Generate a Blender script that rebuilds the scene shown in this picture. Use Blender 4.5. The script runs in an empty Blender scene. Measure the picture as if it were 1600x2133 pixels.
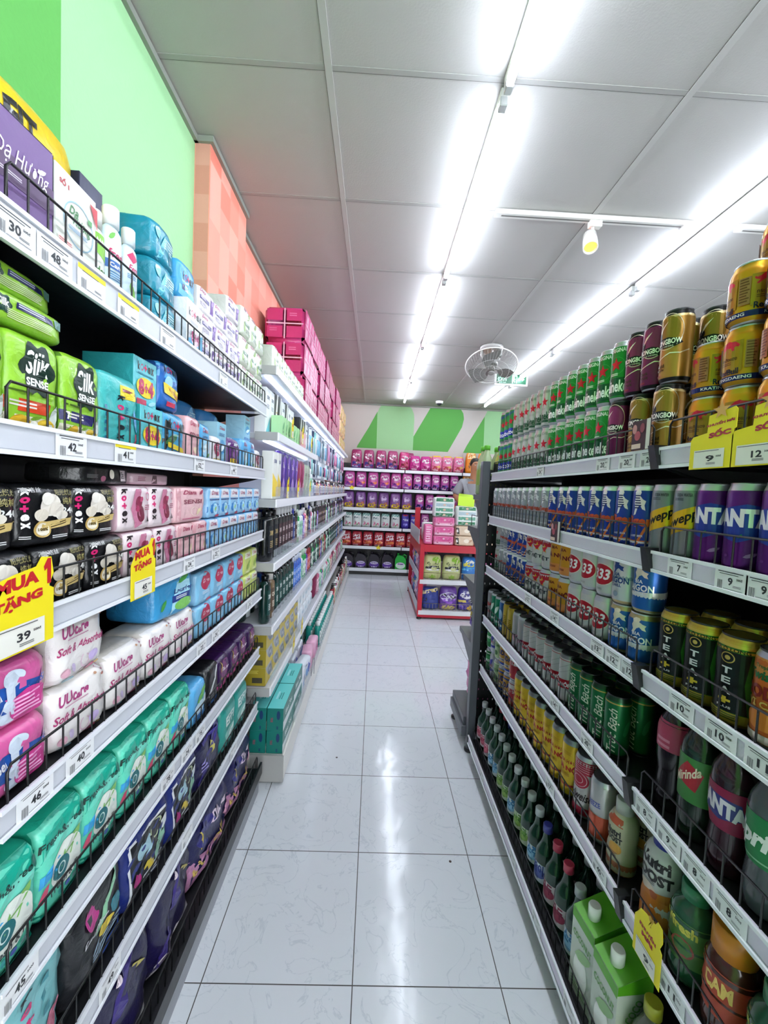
import bpy, bmesh, math, random
from mathutils import Vector, Matrix
from math import sin, cos, pi

# ------------------------------------------------------------------ camera, world, lights, exposure
SC = bpy.context.scene
COL = SC.collection
CAM_H = 1.3199
cd = bpy.data.cameras.new('camera')
cam = bpy.data.objects.new('camera', cd); COL.objects.link(cam)
cd.sensor_fit = 'HORIZONTAL'; cd.sensor_width = 36.0
cd.lens = 846.57 / 1600 * 36.0
cd.clip_start = 0.02; cd.clip_end = 60
YAW, PITCH, ROLL = .0242, -.0515, .0461
_f = Vector((sin(YAW)*cos(PITCH), cos(YAW)*cos(PITCH), sin(PITCH)))
_r = Vector((cos(YAW), -sin(YAW), 0)); _u = _r.cross(_f)
_r2 = cos(ROLL)*_r + sin(ROLL)*_u; _u2 = -sin(ROLL)*_r + cos(ROLL)*_u
_m = Matrix((( _r2.x, _u2.x, -_f.x, 0), (_r2.y, _u2.y, -_f.y, 0), (_r2.z, _u2.z, -_f.z, CAM_H), (0, 0, 0, 1)))
cam.matrix_world = _m
SC.camera = cam
SC.view_settings.view_transform = 'Standard'
SC.view_settings.look = 'None'
SC.view_settings.gamma = 1.0
SC.view_settings.use_curve_mapping = False
SC.view_settings.exposure = EXPO = 2.4
TUBE_POWER = 12.0        # emission strength of the fluorescent tubes
SPOT_POWER = 0.9        # emission of the small warm track spot
WORLD = 1.5
SC.cycles.max_bounces = 7; SC.cycles.diffuse_bounces = 4; SC.cycles.glossy_bounces = 3
SC.cycles.transmission_bounces = 4; SC.cycles.transparent_max_bounces = 8
SC.cycles.caustics_reflective = False; SC.cycles.caustics_refractive = False
SC.cycles.sample_clamp_indirect = 6.0
w = bpy.data.worlds.new('world'); SC.world = w; w.use_nodes = True
w.node_tree.nodes['Background'].inputs[0].default_value = (0.92, 0.96, 1.0, 1)
w.node_tree.nodes['Background'].inputs[1].default_value = WORLD

RND = random.Random(7)

# ------------------------------------------------------------------ materials
def lin(h):
    h = h.lstrip('#')
    if len(h) == 3: h = ''.join(c*2 for c in h)
    o = []
    for i in (0, 2, 4):
        c = int(h[i:i+2], 16) / 255
        o.append(c/12.92 if c <= .04045 else ((c+.055)/1.055)**2.4)
    return (*o, 1)

MATS = {}
# finish: (roughness, metallic, bump strength, bump scale, coat)
FIN = {'p': (.55, 0, 0, 0, 0), 'm': (.8, 0, .15, 60, 0), 'f': (.28, 0, .35, 38, .15), 'g': (.18, 0, 0, 0, .3),
       'c': (.3, .55, 0, 0, .1), 's': (.35, .9, 0, 0, 0), 'b': (.42, .1, .05, 120, 0), 'x': (.4, 0, .08, 30, .1)}
def mat(col, fin='p'):
    k = (col, fin)
    if k in MATS: return MATS[k]
    m = bpy.data.materials.new('finish_%s_%s' % (fin, col.strip('#')))
    m.use_nodes = True; nt = m.node_tree; b = nt.nodes['Principled BSDF']
    r, me, bs, sc, ct = FIN[fin]
    b.inputs['Base Color'].default_value = lin(col)
    b.inputs['Roughness'].default_value = r; b.inputs['Metallic'].default_value = me
    b.inputs['Coat Weight'].default_value = ct
    if bs:
        n = nt.nodes.new('ShaderNodeTexNoise'); n.inputs['Scale'].default_value = sc; n.inputs['Detail'].default_value = 4
        n.inputs['Distortion'].default_value = .6
        t = nt.nodes.new('ShaderNodeTexCoord'); nt.links.new(t.outputs['Object'], n.inputs['Vector'])
        bp = nt.nodes.new('ShaderNodeBump'); bp.inputs['Strength'].default_value = bs; bp.inputs['Distance'].default_value = .01
        nt.links.new(n.outputs['Fac'], bp.inputs['Height']); nt.links.new(bp.outputs['Normal'], b.inputs['Normal'])
    MATS[k] = m
    return m
def glass(name, col, rough=.02, alpha=None, ior=1.45):
    if name in MATS: return MATS[name]
    m = bpy.data.materials.new(name); m.use_nodes = True; b = m.node_tree.nodes['Principled BSDF']
    b.inputs['Base Color'].default_value = lin(col); b.inputs['Roughness'].default_value = rough
    if alpha is None:
        b.inputs['Transmission Weight'].default_value = 1; b.inputs['IOR'].default_value = ior
    else:
        b.inputs['Alpha'].default_value = alpha
        b.inputs['Coat Weight'].default_value = .5
    MATS[name] = m; return m
def emit(name, col, s):
    if name in MATS: return MATS[name]
    m = bpy.data.materials.new(name); m.use_nodes = True; b = m.node_tree.nodes['Principled BSDF']
    b.inputs['Base Color'].default_value = lin(col)
    b.inputs['Emission Color'].default_value = lin(col); b.inputs['Emission Strength'].default_value = s
    MATS[name] = m; return m

# ------------------------------------------------------------------ mesh builder
class MB:
    def __init__(s): s.v = []; s.f = []; s.mi = []; s.sm = []; s.mats = []
    def slot(s, m):
        if isinstance(m, tuple): m = mat(*m)
        elif isinstance(m, str): m = mat(m)
        if m not in s.mats: s.mats.append(m)
        return s.mats.index(m)
    def add(s, vs, fs, m, smooth=False):
        o = len(s.v); i = s.slot(m)
        s.v += [tuple(p) for p in vs]
        for f in fs: s.f.append(tuple(a+o for a in f)); s.mi.append(i); s.sm.append(smooth)
        return s
    def box(s, x0, x1, y0, y1, z0, z1, m, bev=0, smooth=False):
        if bev:
            b = bev; P = []; 
            # chamfered box: 24 verts
            vs = []; idx = {}
            for sx in (0, 1):
                for sy in (0, 1):
                    for sz in (0, 1):
                        X = (x0, x1)[sx]; Y = (y0, y1)[sy]; Z = (z0, z1)[sz]
                        dx, dy, dz = (b, -b)[sx], (b, -b)[sy], (b, -b)[sz]
                        for k, p in enumerate(((X, Y+dy, Z+dz), (X+dx, Y, Z+dz), (X+dx, Y+dy, Z))):
                            idx[(sx, sy, sz, k)] = len(vs); vs.append(p)
            g = lambda a, b_, c, k: idx[(a, b_, c, k)]
            fs = []
            for a in (0, 1):
                q = [g(a, 0, 0, 0), g(a, 1, 0, 0), g(a, 1, 1, 0), g(a, 0, 1, 0)]; fs.append(q if a else q[::-1])
                q = [g(0, a, 0, 1), g(1, a, 0, 1), g(1, a, 1, 1), g(0, a, 1, 1)]; fs.append(q if not a else q[::-1])
                q = [g(0, 0, a, 2), g(1, 0, a, 2), g(1, 1, a, 2), g(0, 1, a, 2)]; fs.append(q if a else q[::-1])
            for a in (0, 1):
                for c in (0, 1):
                    q = [g(a, c, 0, 0), g(a, c, 1, 0), g(a, c, 1, 1), g(a, c, 0, 1)]; fs.append(q if (a ^ c) == 0 else q[::-1])
                    q = [g(a, 0, c, 0), g(a, 1, c, 0), g(a, 1, c, 2), g(a, 0, c, 2)]; fs.append(q[::-1] if (a ^ c) == 0 else q)
                    q = [g(0, a, c, 1), g(1, a, c, 1), g(1, a, c, 2), g(0, a, c, 2)]; fs.append(q if (a ^ c) == 0 else q[::-1])
                    for e in (0, 1):
                        q = [g(a, c, e, 0), g(a, c, e, 1), g(a, c, e, 2)]; fs.append(q if (a ^ c ^ e) else q[::-1])
            return s.add(vs, fs, m, smooth)
        vs = [(x, y, z) for x in (x0, x1) for y in (y0, y1) for z in (z0, z1)]
        return s.add(vs, [(0, 1, 3, 2), (4, 6, 7, 5), (0, 4, 5, 1), (2, 3, 7, 6), (0, 2, 6, 4), (1, 5, 7, 3)], m)
    def lathe(s, prof, m, seg=20, cx=0, cy=0, smooth=True, sx=1, sy=1, cap=True):
        # prof: [(r,z) or (r,z,mat)] bottom to top
        n = len(prof)
        vs = []
        for p in prof:
            for k in range(seg):
                a = 2*pi*k/seg; vs.append((cx+p[0]*sx*cos(a), cy+p[0]*sy*sin(a), p[1]))
        for i in range(n-1):
            mm = prof[i+1][2] if len(prof[i+1]) > 2 and prof[i+1][2] else m
            fs = [(i*seg+k, i*seg+(k+1) % seg, (i+1)*seg+(k+1) % seg, (i+1)*seg+k) for k in range(seg)]
            # shared-vertex strips per material
            o = len(s.v)
            if i == 0: base = o; s.v += vs
            idx = s.slot(mm)
            for f in fs: s.f.append(tuple(a+base for a in f)); s.mi.append(idx); s.sm.append(smooth)
        if cap:
            s.f.append(tuple(base+k for k in range(seg))[::-1]); s.mi.append(s.slot(m)); s.sm.append(False)
            mm = prof[-1][2] if len(prof[-1]) > 2 and prof[-1][2] else m
            s.f.append(tuple(base+(n-1)*seg+k for k in range(seg))); s.mi.append(s.slot(mm)); s.sm.append(False)
        return s
    def tube(s, pts, r, m, seg=6, smooth=True):
        pts = [Vector(p) for p in pts]; vs = []; fs = []
        for i, p in enumerate(pts):
            d = (pts[min(i+1, len(pts)-1)] - pts[max(i-1, 0)]).normalized()
            a = Vector((0, 0, 1)) if abs(d.z) < .9 else Vector((1, 0, 0))
            u = d.cross(a).normalized(); v = d.cross(u)
            rr = r[i] if isinstance(r, (list, tuple)) else r
            for k in range(seg):
                t = 2*pi*k/seg; vs.append(p + rr*(cos(t)*u + sin(t)*v))
        for i in range(len(pts)-1):
            for k in range(seg): fs.append((i*seg+k, (i+1)*seg+k, (i+1)*seg+(k+1) % seg, i*seg+(k+1) % seg))
        fs.append(tuple(range(seg))); fs.append(tuple(range((len(pts)-1)*seg, len(pts)*seg))[::-1])
        return s.add(vs, fs, m, smooth)
    def mesh(s, name):
        me = bpy.data.meshes.new(name); me.from_pydata(s.v, [], s.f)
        for m in s.mats: me.materials.append(m)
        me.polygons.foreach_set('material_index', s.mi); me.polygons.foreach_set('use_smooth', s.sm)
        me.update(); return me
    def build(s, name, parent=None, loc=(0, 0, 0), rz=0):
        o = bpy.data.objects.new(name, s.mesh(name)); COL.objects.link(o); o.location = loc; o.rotation_euler = (0, 0, rz)
        if parent: o.parent = parent
        return o
def tag(o, label=None, cat=None, group=None, kind=None):
    if label: o['label'] = label
    if cat: o['category'] = cat
    if group: o['group'] = group
    if kind: o['kind'] = kind
    return o
def empty(name, loc=(0, 0, 0), rz=0):
    o = bpy.data.objects.new(name, None); COL.objects.link(o); o.location = loc; o.rotation_euler = (0, 0, rz)
    o.empty_display_size = .02
    return o
def struct(name, mb):
    return tag(mb.build(name), kind='structure')

# ------------------------------------------------------------------ printed graphics mapped onto surfaces
TXT = {}
def text2d(s, bold=0, shear=0):
    k = (s, bold, shear)
    if k in TXT: return TXT[k]
    c = bpy.data.curves.new('t', 'FONT'); c.body = s; c.resolution_u = 2; c.offset = bold; c.shear = shear
    o = bpy.data.objects.new('t', c); me = o.to_mesh()
    vs = [(v.co.x, v.co.y) for v in me.vertices]; fs = [tuple(p.vertices) for p in me.polygons]
    o.to_mesh_clear(); bpy.data.objects.remove(o); bpy.data.curves.remove(c)
    if vs:
        x0 = min(p[0] for p in vs); x1 = max(p[0] for p in vs); y0 = min(p[1] for p in vs); y1 = max(p[1] for p in vs)
        vs = [((a-x0)/(x1-x0)-.5, (b-y0)/(y1-y0)-.5) for a, b in vs]
    TXT[k] = (vs, fs); return TXT[k]
STAR = [(sin(2*pi*k/10)*(1 if k % 2 == 0 else .42)*.5, cos(2*pi*k/10)*(1 if k % 2 == 0 else .42)*.5) for k in range(10)]
BULL = [(-.5, -.1), (-.42, .05), (-.3, .12), (-.2, .3), (0, .42), (.15, .3), (.3, .28), (.42, .12), (.5, -.05), (.42, -.2), (.34, -.1), (.25, -.2),
        (.28, -.42), (.18, -.45), (.1, -.2), (-.1, -.12), (-.22, -.25), (-.38, -.5), (-.46, -.45), (-.34, -.2), (-.4, -.02), (-.5, .12), (-.54, .05)]
TIGER = [(-.1, .5), (.12, .48), (.2, .36), (.12, .25), (.3, .12), (.5, .05), (.42, -.1), (.5, -.3), (.3, -.25), (.15, -.1), (0, -.2), (-.12, -.45),
         (-.3, -.5), (-.2, -.25), (-.28, 0), (-.2, .2), (-.25, .38)]
LEAF = [(-.5, -.3), (-.3, .1), (0, .35), (.3, .45), (.5, .5), (.45, .2), (.25, -.1), (0, -.3), (-.25, -.4)]
CLOVER = [((.5+.07*cos(6*a))*cos(a)*.95, (.46+.07*cos(6*a))*sin(a)) for a in [2*pi*k/36 for k in range(36)]]
def tri_poly(pts):
    from mathutils.geometry import tessellate_polygon
    return [tuple(t) for t in tessellate_polygon([[Vector((a, b, 0)) for a, b in pts]])]
def shape2d(d):
    """d = (kind, cx, cz, w, h, colour, {extra}); returns verts, faces"""
    k, cx, cz, w_, h_ = d[:5]; ex = d[6] if len(d) > 6 else {}
    if k == 'R':
        r = ex.get('r', 0)
        if r:
            vs = []
            for (sx, sy, a0) in ((1, 1, 0), (-1, 1, 90), (-1, -1, 180), (1, -1, 270)):
                for q in range(5):
                    a = math.radians(a0 + q*22.5); vs.append((sx*(.5*w_-r)+r*cos(a), sy*(.5*h_-r)+r*sin(a)))
            vs = [(a/w_, b/h_) for a, b in vs]; fs = tri_poly(vs)
        else: vs = [(-.5, -.5), (.5, -.5), (.5, .5), (-.5, .5)]; fs = [(0, 1, 2, 3)]
    elif k == 'E':
        vs = [(.5*cos(2*pi*q/22), .5*sin(2*pi*q/22)) for q in range(22)]; fs = [tuple(range(22))]
    elif k == 'O':  # ring
        t = ex.get('t', .15)
        vs = [(.5*cos(2*pi*q/28), .5*sin(2*pi*q/28)) for q in range(28)] + [((.5-t)*cos(2*pi*q/28), (.5-t)*sin(2*pi*q/28)) for q in range(28)]
        fs = [(q, (q+1) % 28, 28+(q+1) % 28, 28+q) for q in range(28)]
    elif k == 'T': vs, fs = text2d(ex['s'], ex.get('b', .02), ex.get('i', 0))
    elif k == 'P': vs = ex['p']; fs = tri_poly(vs)
    elif k == 'L':  # small lines of print
        n = ex.get('n', 3); vs = []; fs = []; rr = random.Random(n)
        for q in range(n):
            b = len(vs); y1 = .5 - q/n; y0 = y1 - .5/n; x1 = .5 - rr.random()*.3
            vs += [(-.5, y0), (x1, y0), (x1, y1), (-.5, y1)]; fs.append((b, b+1, b+2, b+3))
    a = math.radians(ex.get('a', 0)); ca, sa = cos(a), sin(a)
    out = []
    for x, y in vs:
        x *= w_; y *= h_
        if 'sk' in ex: y += x*ex['sk']
        if 'cv' in ex: y += ex['cv']*(x/w_*2)**2
        out.append((cx + x*ca - y*sa, cz + x*sa + y*ca))
    return out, fs
def decal(mb, d, mp, o, step, fin, clip=None):
    vs, fs = shape2d(d)
    if not vs: return
    col = d[5]
    m = col if not isinstance(col, str) else mat(col, (d[6].get('fin') if len(d) > 6 else None) or fin)
    if step or clip:
        bm = bmesh.new()
        bv = [bm.verts.new((a, b, 0)) for a, b in vs]
        for f in fs:
            try: bm.faces.new([bv[i] for i in f])
            except ValueError: pass
        if clip:
            for (co, no) in (((clip[0], 0, 0), (-1, 0, 0)), ((clip[1], 0, 0), (1, 0, 0)), ((0, clip[2], 0), (0, -1, 0)), ((0, clip[3], 0), (0, 1, 0))):
                bmesh.ops.bisect_plane(bm, geom=bm.verts[:]+bm.edges[:]+bm.faces[:], plane_co=co, plane_no=no, clear_outer=True)
        if not bm.verts: bm.free(); return
        if step:
            sx, sz = step if isinstance(step, tuple) else (step, step)
            xs = [v.co.x for v in bm.verts]; zs = [v.co.y for v in bm.verts]
            x = math.floor(min(xs)/sx)*sx + sx
            while x < max(xs):
                bmesh.ops.bisect_plane(bm, geom=bm.verts[:]+bm.edges[:]+bm.faces[:], plane_co=(x, 0, 0), plane_no=(1, 0, 0)); x += sx
            if sz:
                z = math.floor(min(zs)/sz)*sz + sz
                while z < max(zs):
                    bmesh.ops.bisect_plane(bm, geom=bm.verts[:]+bm.edges[:]+bm.faces[:], plane_co=(0, z, 0), plane_no=(0, 1, 0)); z += sz
        bm.verts.index_update(); bm.faces.ensure_lookup_table()
        vs = [(v.co.x, v.co.y) for v in bm.verts]; fs = [tuple(v.index for v in f.verts) for f in bm.faces]
        bm.free()
    P = [mp(x, z, o) for x, z in vs]
    # consistent outward winding
    out = []
    for f in fs:
        a = sum((vs[f[i]][0]*vs[f[(i+1) % len(f)]][1] - vs[f[(i+1) % len(f)]][0]*vs[f[i]][1]) for i in range(len(f)))
        out.append(f if a > 0 else f[::-1])
    mb.add(P, out, m, False)
def T(s, cx, cz, w_, h_, col, **ex): ex['s'] = s; return ('T', cx, cz, w_, h_, col, ex)
def R(cx, cz, w_, h_, col, **ex): return ('R', cx, cz, w_, h_, col, ex)
def E(cx, cz, w_, h_, col, **ex): return ('E', cx, cz, w_, h_, col, ex)
def O(cx, cz, w_, h_, col, **ex): return ('O', cx, cz, w_, h_, col, ex)
def P(pts, cx, cz, w_, h_, col, **ex): ex['p'] = pts; return ('P', cx, cz, w_, h_, col, ex)
def L(cx, cz, w_, h_, col, n=3, **ex): ex['n'] = n; return ('L', cx, cz, w_, h_, col, ex)
def scale_d(d, sx, sz):
    e = dict(d[6])
    if 'sk' in e: e['sk'] = e['sk']*sz/sx
    if 'cv' in e: e['cv'] = e['cv']*sz
    return (d[0], d[1]*sx, d[2]*sz, d[3]*sx, d[4]*sz, d[5], e)

# pillow / soft pack: local front is -Y, x across, z up from 0. graphics in fractions of w and h
def pack(w_, d_, h_, col, ds=(), p=8, q=4, side=None, fin='f', wr=.0015, seed=0, n=12, taper=0, rc=.05):
    mb = MB(); ph = seed*1.7
    def sh(x, z):
        t = abs(2*z/h_-1); s_ = abs(2*x/w_)
        return x*(1-rc*t**7)*(1-taper*max(0, z/h_-.45)**2*3.3), h_/2+(z-h_/2)*(1-rc*s_**7) 
    def g(x, z):
        a = max(0, 1-abs(2*x/w_)**p)**(1/q); b = max(0, 1-abs(2*z/h_-1)**p)**(1/q)
        return a*b
    def wave(x, z): return wr*(sin(70*x+ph+9*z*3)*.6 + sin(95*z+2*ph+40*x)*.6 + sin(160*(x+z)+ph)*.35)
    def mp(x, z, o):
        gg = g(x, z); X, Z_ = sh(x, z); return (X, -(d_/2*gg + wave(x, z)*gg) - o, Z_)
    def mpb(x, z, o):
        gg = g(x, z); X, Z_ = sh(x, z); return (X, d_/2*gg + wave(x+.3, z)*gg + o, Z_)
    us = [sin(pi/2*(2*i/n-1)) for i in range(n+1)]
    V = []; F = []
    for j in us:
        for i in us:
            V.append(mp(i*w_/2, (j+1)*h_/2, 0))
    for a in range(n):
        for b in range(n):
            k = a*(n+1)+b; F.append((k, k+1, k+n+2, k+n+1))
    mb.add(V, F, (col, fin), True)
    V = []
    for j in us:
        for i in us: V.append(mpb(i*w_/2, (j+1)*h_/2, 0))
    mb.add(V, [f[::-1] for f in F], (side or col, fin), True)
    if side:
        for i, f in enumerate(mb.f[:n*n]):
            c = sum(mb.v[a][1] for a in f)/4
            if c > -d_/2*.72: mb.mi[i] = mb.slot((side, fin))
    m = .008
    for i, d in enumerate(ds):
        decal(mb, scale_d(d, w_, h_), mp, .0007+.0002*i, .02, fin, clip=(-w_/2*.97, w_/2*.97, h_*.02, h_*.98))
    return mb
# carton / box with bevel
def carton(w_, d_, h_, col, ds=(), left=(), right=(), top=(), fin='x', bev=.0015, side=None, topc=None):
    mb = MB(); mb.box(-w_/2, w_/2, -d_/2, d_/2, 0, h_, (col, fin), bev, bev > .01)
    o = .0003
    if side:
        for sx in (-1, 1):
            decal(mb, R(0, h_/2, d_*.99, h_*.99, side), (lambda x, z, o, s=sx: (s*(w_/2+o), x*s, z)), o, None, fin)
    if topc: decal(mb, R(0, 0, w_*.99, d_*.99, topc), lambda x, z, o: (x, z, h_+o), o, None, fin)
    for i, d in enumerate(ds): decal(mb, scale_d(d, w_, h_), lambda x, z, o: (x, -d_/2-o, z), .0005+.0002*i, None, fin, clip=(-w_/2, w_/2, 0, h_))
    for i, d in enumerate(left): decal(mb, scale_d(d, d_, h_), lambda x, z, o: (-w_/2-o, -x, z), .0006+.0002*i, None, fin, clip=(-d_/2, d_/2, 0, h_))
    for i, d in enumerate(right): decal(mb, scale_d(d, d_, h_), lambda x, z, o: (w_/2+o, x, z), .0006+.0002*i, None, fin, clip=(-d_/2, d_/2, 0, h_))
    for i, d in enumerate(top): decal(mb, scale_d(d, w_, d_), lambda x, z, o: (x, z, h_+o), .0006+.0002*i, None, fin, clip=(-w_/2, w_/2, -d_/2, d_/2))
    return mb
def interp(prof, z):
    for a, b in zip(prof, prof[1:]):
        if a[1] <= z <= b[1] and b[1] > a[1]: return a[0] + (b[0]-a[0])*(z-a[1])/(b[1]-a[1])
    return prof[0][0] if z < prof[0][1] else prof[-1][0]
def wrapmap(prof, sx=1, sy=1):
    rmax = max(p[0] for p in prof)
    def mp(x, z, o):
        r = interp(prof, z) + o; a = x/rmax
        return (r*sx*sin(a), -r*sy*cos(a), z)
    return mp
# graphics on a can: x in fractions of circumference/pi*... (1 = one diameter of arc), z in fractions of height
def wrap(mb, prof, ds, fin, dia, h_, sx=1, sy=1, o0=.0003):
    mp = wrapmap(prof, sx, sy)
    for i, d in enumerate(ds): decal(mb, scale_d(d, dia, h_), mp, o0+.0001*i, (.0055, None), fin)

# ------------------------------------------------------------------ product registry
KIND = {}
def kind(key, name, cat, look, parts):
    """parts: [(part name, MB, [(sub name, MB)...]?)]; one part -> a single mesh object"""
    KIND[key] = dict(name=name, cat=cat, look=look, parts=[(p[0], p[1].mesh(p[0] if len(parts) > 1 else name),
                     [(q[0], q[1].mesh(q[0])) for q in (p[2] if len(p) > 2 else [])]) for p in parts])
PLACED = []
def put(key, x, y, z, rz, where, order=None, rx=0, ry=0, s=1.0, small=False, sc=None):
    K = KIND[key]
    if len(K['parts']) == 1 or small:
        if len(K['parts']) == 1: root = bpy.data.objects.new(K['name'], K['parts'][0][1]); COL.objects.link(root)
        else: root = empty(K['name'])
    else: root = empty(K['name'])
    if len(K['parts']) > 1:
        for pn, me, subs in K['parts']:
            o = bpy.data.objects.new(pn, me); COL.objects.link(o); o.parent = root
            for sn, sm in subs:
                q = bpy.data.objects.new(sn, sm); COL.objects.link(q); q.parent = o
    root.location = (x, y, z); root.rotation_euler = (rx, ry, rz)
    root.scale = sc or (s, s, s)
    root['category'] = K['cat']
    PLACED.append((root, K['look'], where, order if order is not None else y))
    return root
ORD = ['nearest', 'second', 'third', 'fourth', 'fifth', 'sixth', 'seventh', 'eighth', 'ninth', 'tenth', 'eleventh', 'twelfth', 'thirteenth',
       'fourteenth', 'fifteenth', 'sixteenth', 'seventeenth', 'eighteenth', 'nineteenth', 'twentieth']
ORD += ['twenty-' + a for a in ['first', 'second', 'third', 'fourth', 'fifth', 'sixth', 'seventh', 'eighth', 'ninth']] + ['thirtieth']
ORD += ['thirty-' + a for a in ['first', 'second', 'third', 'fourth', 'fifth', 'sixth', 'seventh', 'eighth', 'ninth']] + ['fortieth']
def finish_labels():
    g = {}
    for r in PLACED: g.setdefault((r[1], r[2]), []).append(r)
    for (look, where), L_ in g.items():
        L_.sort(key=lambda r: r[3])
        lr = where.startswith('*'); wtxt = where.lstrip('*')
        for i, r in enumerate(L_):
            if len(L_) == 1: lab = '%s, %s' % (look, wtxt)
            elif lr: lab = '%s %s, %s' % (('leftmost' if i == 0 else ORD[i] + ' from left'), look, wtxt) if i == 0 else '%s, %s from left, %s' % (look, ORD[i], wtxt)
            else: lab = '%s %s, %s' % (ORD[i] if i == 0 else ORD[i] + ' nearest', look, wtxt)
            n = len(lab.replace('-', ' ').split())
            if len(lab.split()) > 16: print('LONG LABEL', lab)
            r[0]['label'] = lab
            if len(L_) > 1: r[0]['group'] = '%s, %s' % (look, wtxt)

# ------------------------------------------------------------------ the room
CEIL = 2.71; BACK = 6.62
def node_floor():
    m = bpy.data.materials.new('white_marble_tile'); m.use_nodes = True; nt = m.node_tree; b = nt.nodes['Principled BSDF']; N = nt.nodes.new; K = nt.links.new
    tc = N('ShaderNodeTexCoord'); sp = N('ShaderNodeSeparateXYZ'); K(tc.outputs['Object'], sp.inputs[0])
    def mth(op, a, b_=None):
        n = N('ShaderNodeMath'); n.operation = op
        for i, q in enumerate((a, b_)):
            if q is None: continue
            if isinstance(q, (int, float)): n.inputs[i].default_value = q
            else: K(q, n.inputs[i])
        return n.outputs[0]
    def line(ax, off):
        t = mth('FRACT', mth('DIVIDE', mth('SUBTRACT', sp.outputs[ax], off), .4))
        t = mth('MINIMUM', t, mth('SUBTRACT', 1.0, t))
        return mth('LESS_THAN', t, .0035)
    ln = mth('MAXIMUM', line('X', -.0018-4), line('Y', 1.0176-8))
    nz = N('ShaderNodeTexNoise'); nz.inputs['Scale'].default_value = 7; nz.inputs['Detail'].default_value = 8; nz.inputs['Distortion'].default_value = 1.6
    K(tc.outputs['Object'], nz.inputs['Vector'])
    vein = mth('ABSOLUTE', mth('SUBTRACT', nz.outputs['Fac'], .5))
    cr = N('ShaderNodeValToRGB'); K(vein, cr.inputs[0])
    cr.color_ramp.elements[0].position = 0; cr.color_ramp.elements[0].color = lin('#cdd3da')
    cr.color_ramp.elements[1].position = .012; cr.color_ramp.elements[1].color = lin('#dfe3e8')
    mx = N('ShaderNodeMix'); mx.data_type = 'RGBA'; K(ln, mx.inputs[0]); K(cr.outputs[0], mx.inputs[6]); mx.inputs[7].default_value = lin('#4b4a48')
    K(mx.outputs[2], b.inputs['Base Color'])
    K(mth('ADD', .13, mth('MULTIPLY', ln, .5)), b.inputs['Roughness'])
    n2 = N('ShaderNodeTexNoise'); n2.inputs['Scale'].default_value = 9; n2.inputs['Detail'].default_value = 2; K(tc.outputs['Object'], n2.inputs['Vector'])
    bp = N('ShaderNodeBump'); bp.inputs['Strength'].default_value = .09; bp.inputs['Distance'].default_value = .02
    K(mth('SUBTRACT', n2.outputs['Fac'], mth('MULTIPLY', ln, .4)), bp.inputs['Height']); K(bp.outputs['Normal'], b.inputs['Normal'])
    return m
def node_panel():
    m = bpy.data.materials.new('gypsum_ceiling_panel'); m.use_nodes = True; nt = m.node_tree; b = nt.nodes['Principled BSDF']
    b.inputs['Base Color'].default_value = lin('#aeaca8'); b.inputs['Roughness'].default_value = .6
    n = nt.nodes.new('ShaderNodeTexNoise'); n.inputs['Scale'].default_value = 160
    t = nt.nodes.new('ShaderNodeTexCoord'); nt.links.new(t.outputs['Object'], n.inputs['Vector'])
    bp = nt.nodes.new('ShaderNodeBump'); bp.inputs['Strength'].default_value = .12; bp.inputs['Distance'].default_value = .004
    nt.links.new(n.outputs['Fac'], bp.inputs['Height']); nt.links.new(bp.outputs['Normal'], b.inputs['Normal'])
    return m
mb = MB(); mb.add([(-1.3, -2.5, 0), (4.2, -2.5, 0), (4.2, 7, 0), (-1.3, 7, 0)], [(0, 1, 2, 3)], node_floor()); struct('floor', mb)
PANEL = node_panel()
mb = MB(); mb.box(-.9, 4.2, -2.5, 6.8, CEIL+.004, CEIL+.03, PANEL)
bar = ('#b3b2ae', 'p')
for i in range(-1, 7):
    x = -.2175+.613*i
    if x < -.8: continue
    mb.box(x-.012, x+.012, -2.5, BACK, CEIL, CEIL+.009, bar)
    mb.box(x-.0135, x-.012, -2.5, BACK, CEIL+.002, CEIL+.009, ('#55544f', 'p'))  # dark sliver paints the shadow line beside the bar
for j in range(-6, 9):
    y = 1.428+.613*j
    mb.box(-.8, 4.2, y-.009, y+.009, CEIL+.0025, CEIL+.0045, ('#a09f9b', 'p'))  # cross bars coloured darker, their shading put into the colour
    mb.box(-.8, 4.2, y+.009, y+.011, CEIL+.003, CEIL+.0045, ('#55544f', 'p'))  # painted shadow line along the far edge of the cross bar
struct('ceiling', mb)
LG = ('#a2d59d', 'm'); DG = ('#62b155', 'm')
mb = MB()
mb.box(-1.0, -.79, -2.5, 1.035, 0, 2.72, DG); mb.box(-1.0, -.79, 1.035, 1.735, 0, 2.72, LG)
struct('wall_left', mb)
# peach wall with a checker of slightly different peach squares, first a shallow pillar then the long wall
mb = MB()
PE = ['#ee937f', '#f19d8a', '#ea8672', '#f3a795']
mb.box(-1.0, -.727, 1.735, 2.19, 0, 2.72, (PE[1], 'm'))
mb.box(-1.0, -.79, 2.19, 6.62, 0, 2.72, (PE[1], 'm'))
rr = random.Random(3)
def checks(xp, y0, y1, s):
    ny = max(1, round((y1-y0)/s)); dy = (y1-y0)/ny
    z = 1.5
    while z < 2.70:
        z1 = min(z+s, 2.705)
        for i in range(ny):
            c = rr.choice([0, 1, 1, 1, 3, 3, 2])
            if c != 1: mb.add([(xp, y0+i*dy, z), (xp, y0+(i+1)*dy, z), (xp, y0+(i+1)*dy, z1), (xp, y0+i*dy, z1)], [(0, 1, 2, 3)], (PE[c], 'm'))
        z = z1
checks(-.7264, 1.737, 2.19, .113); checks(-.7894, 2.2, 6.6, .15)
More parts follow.
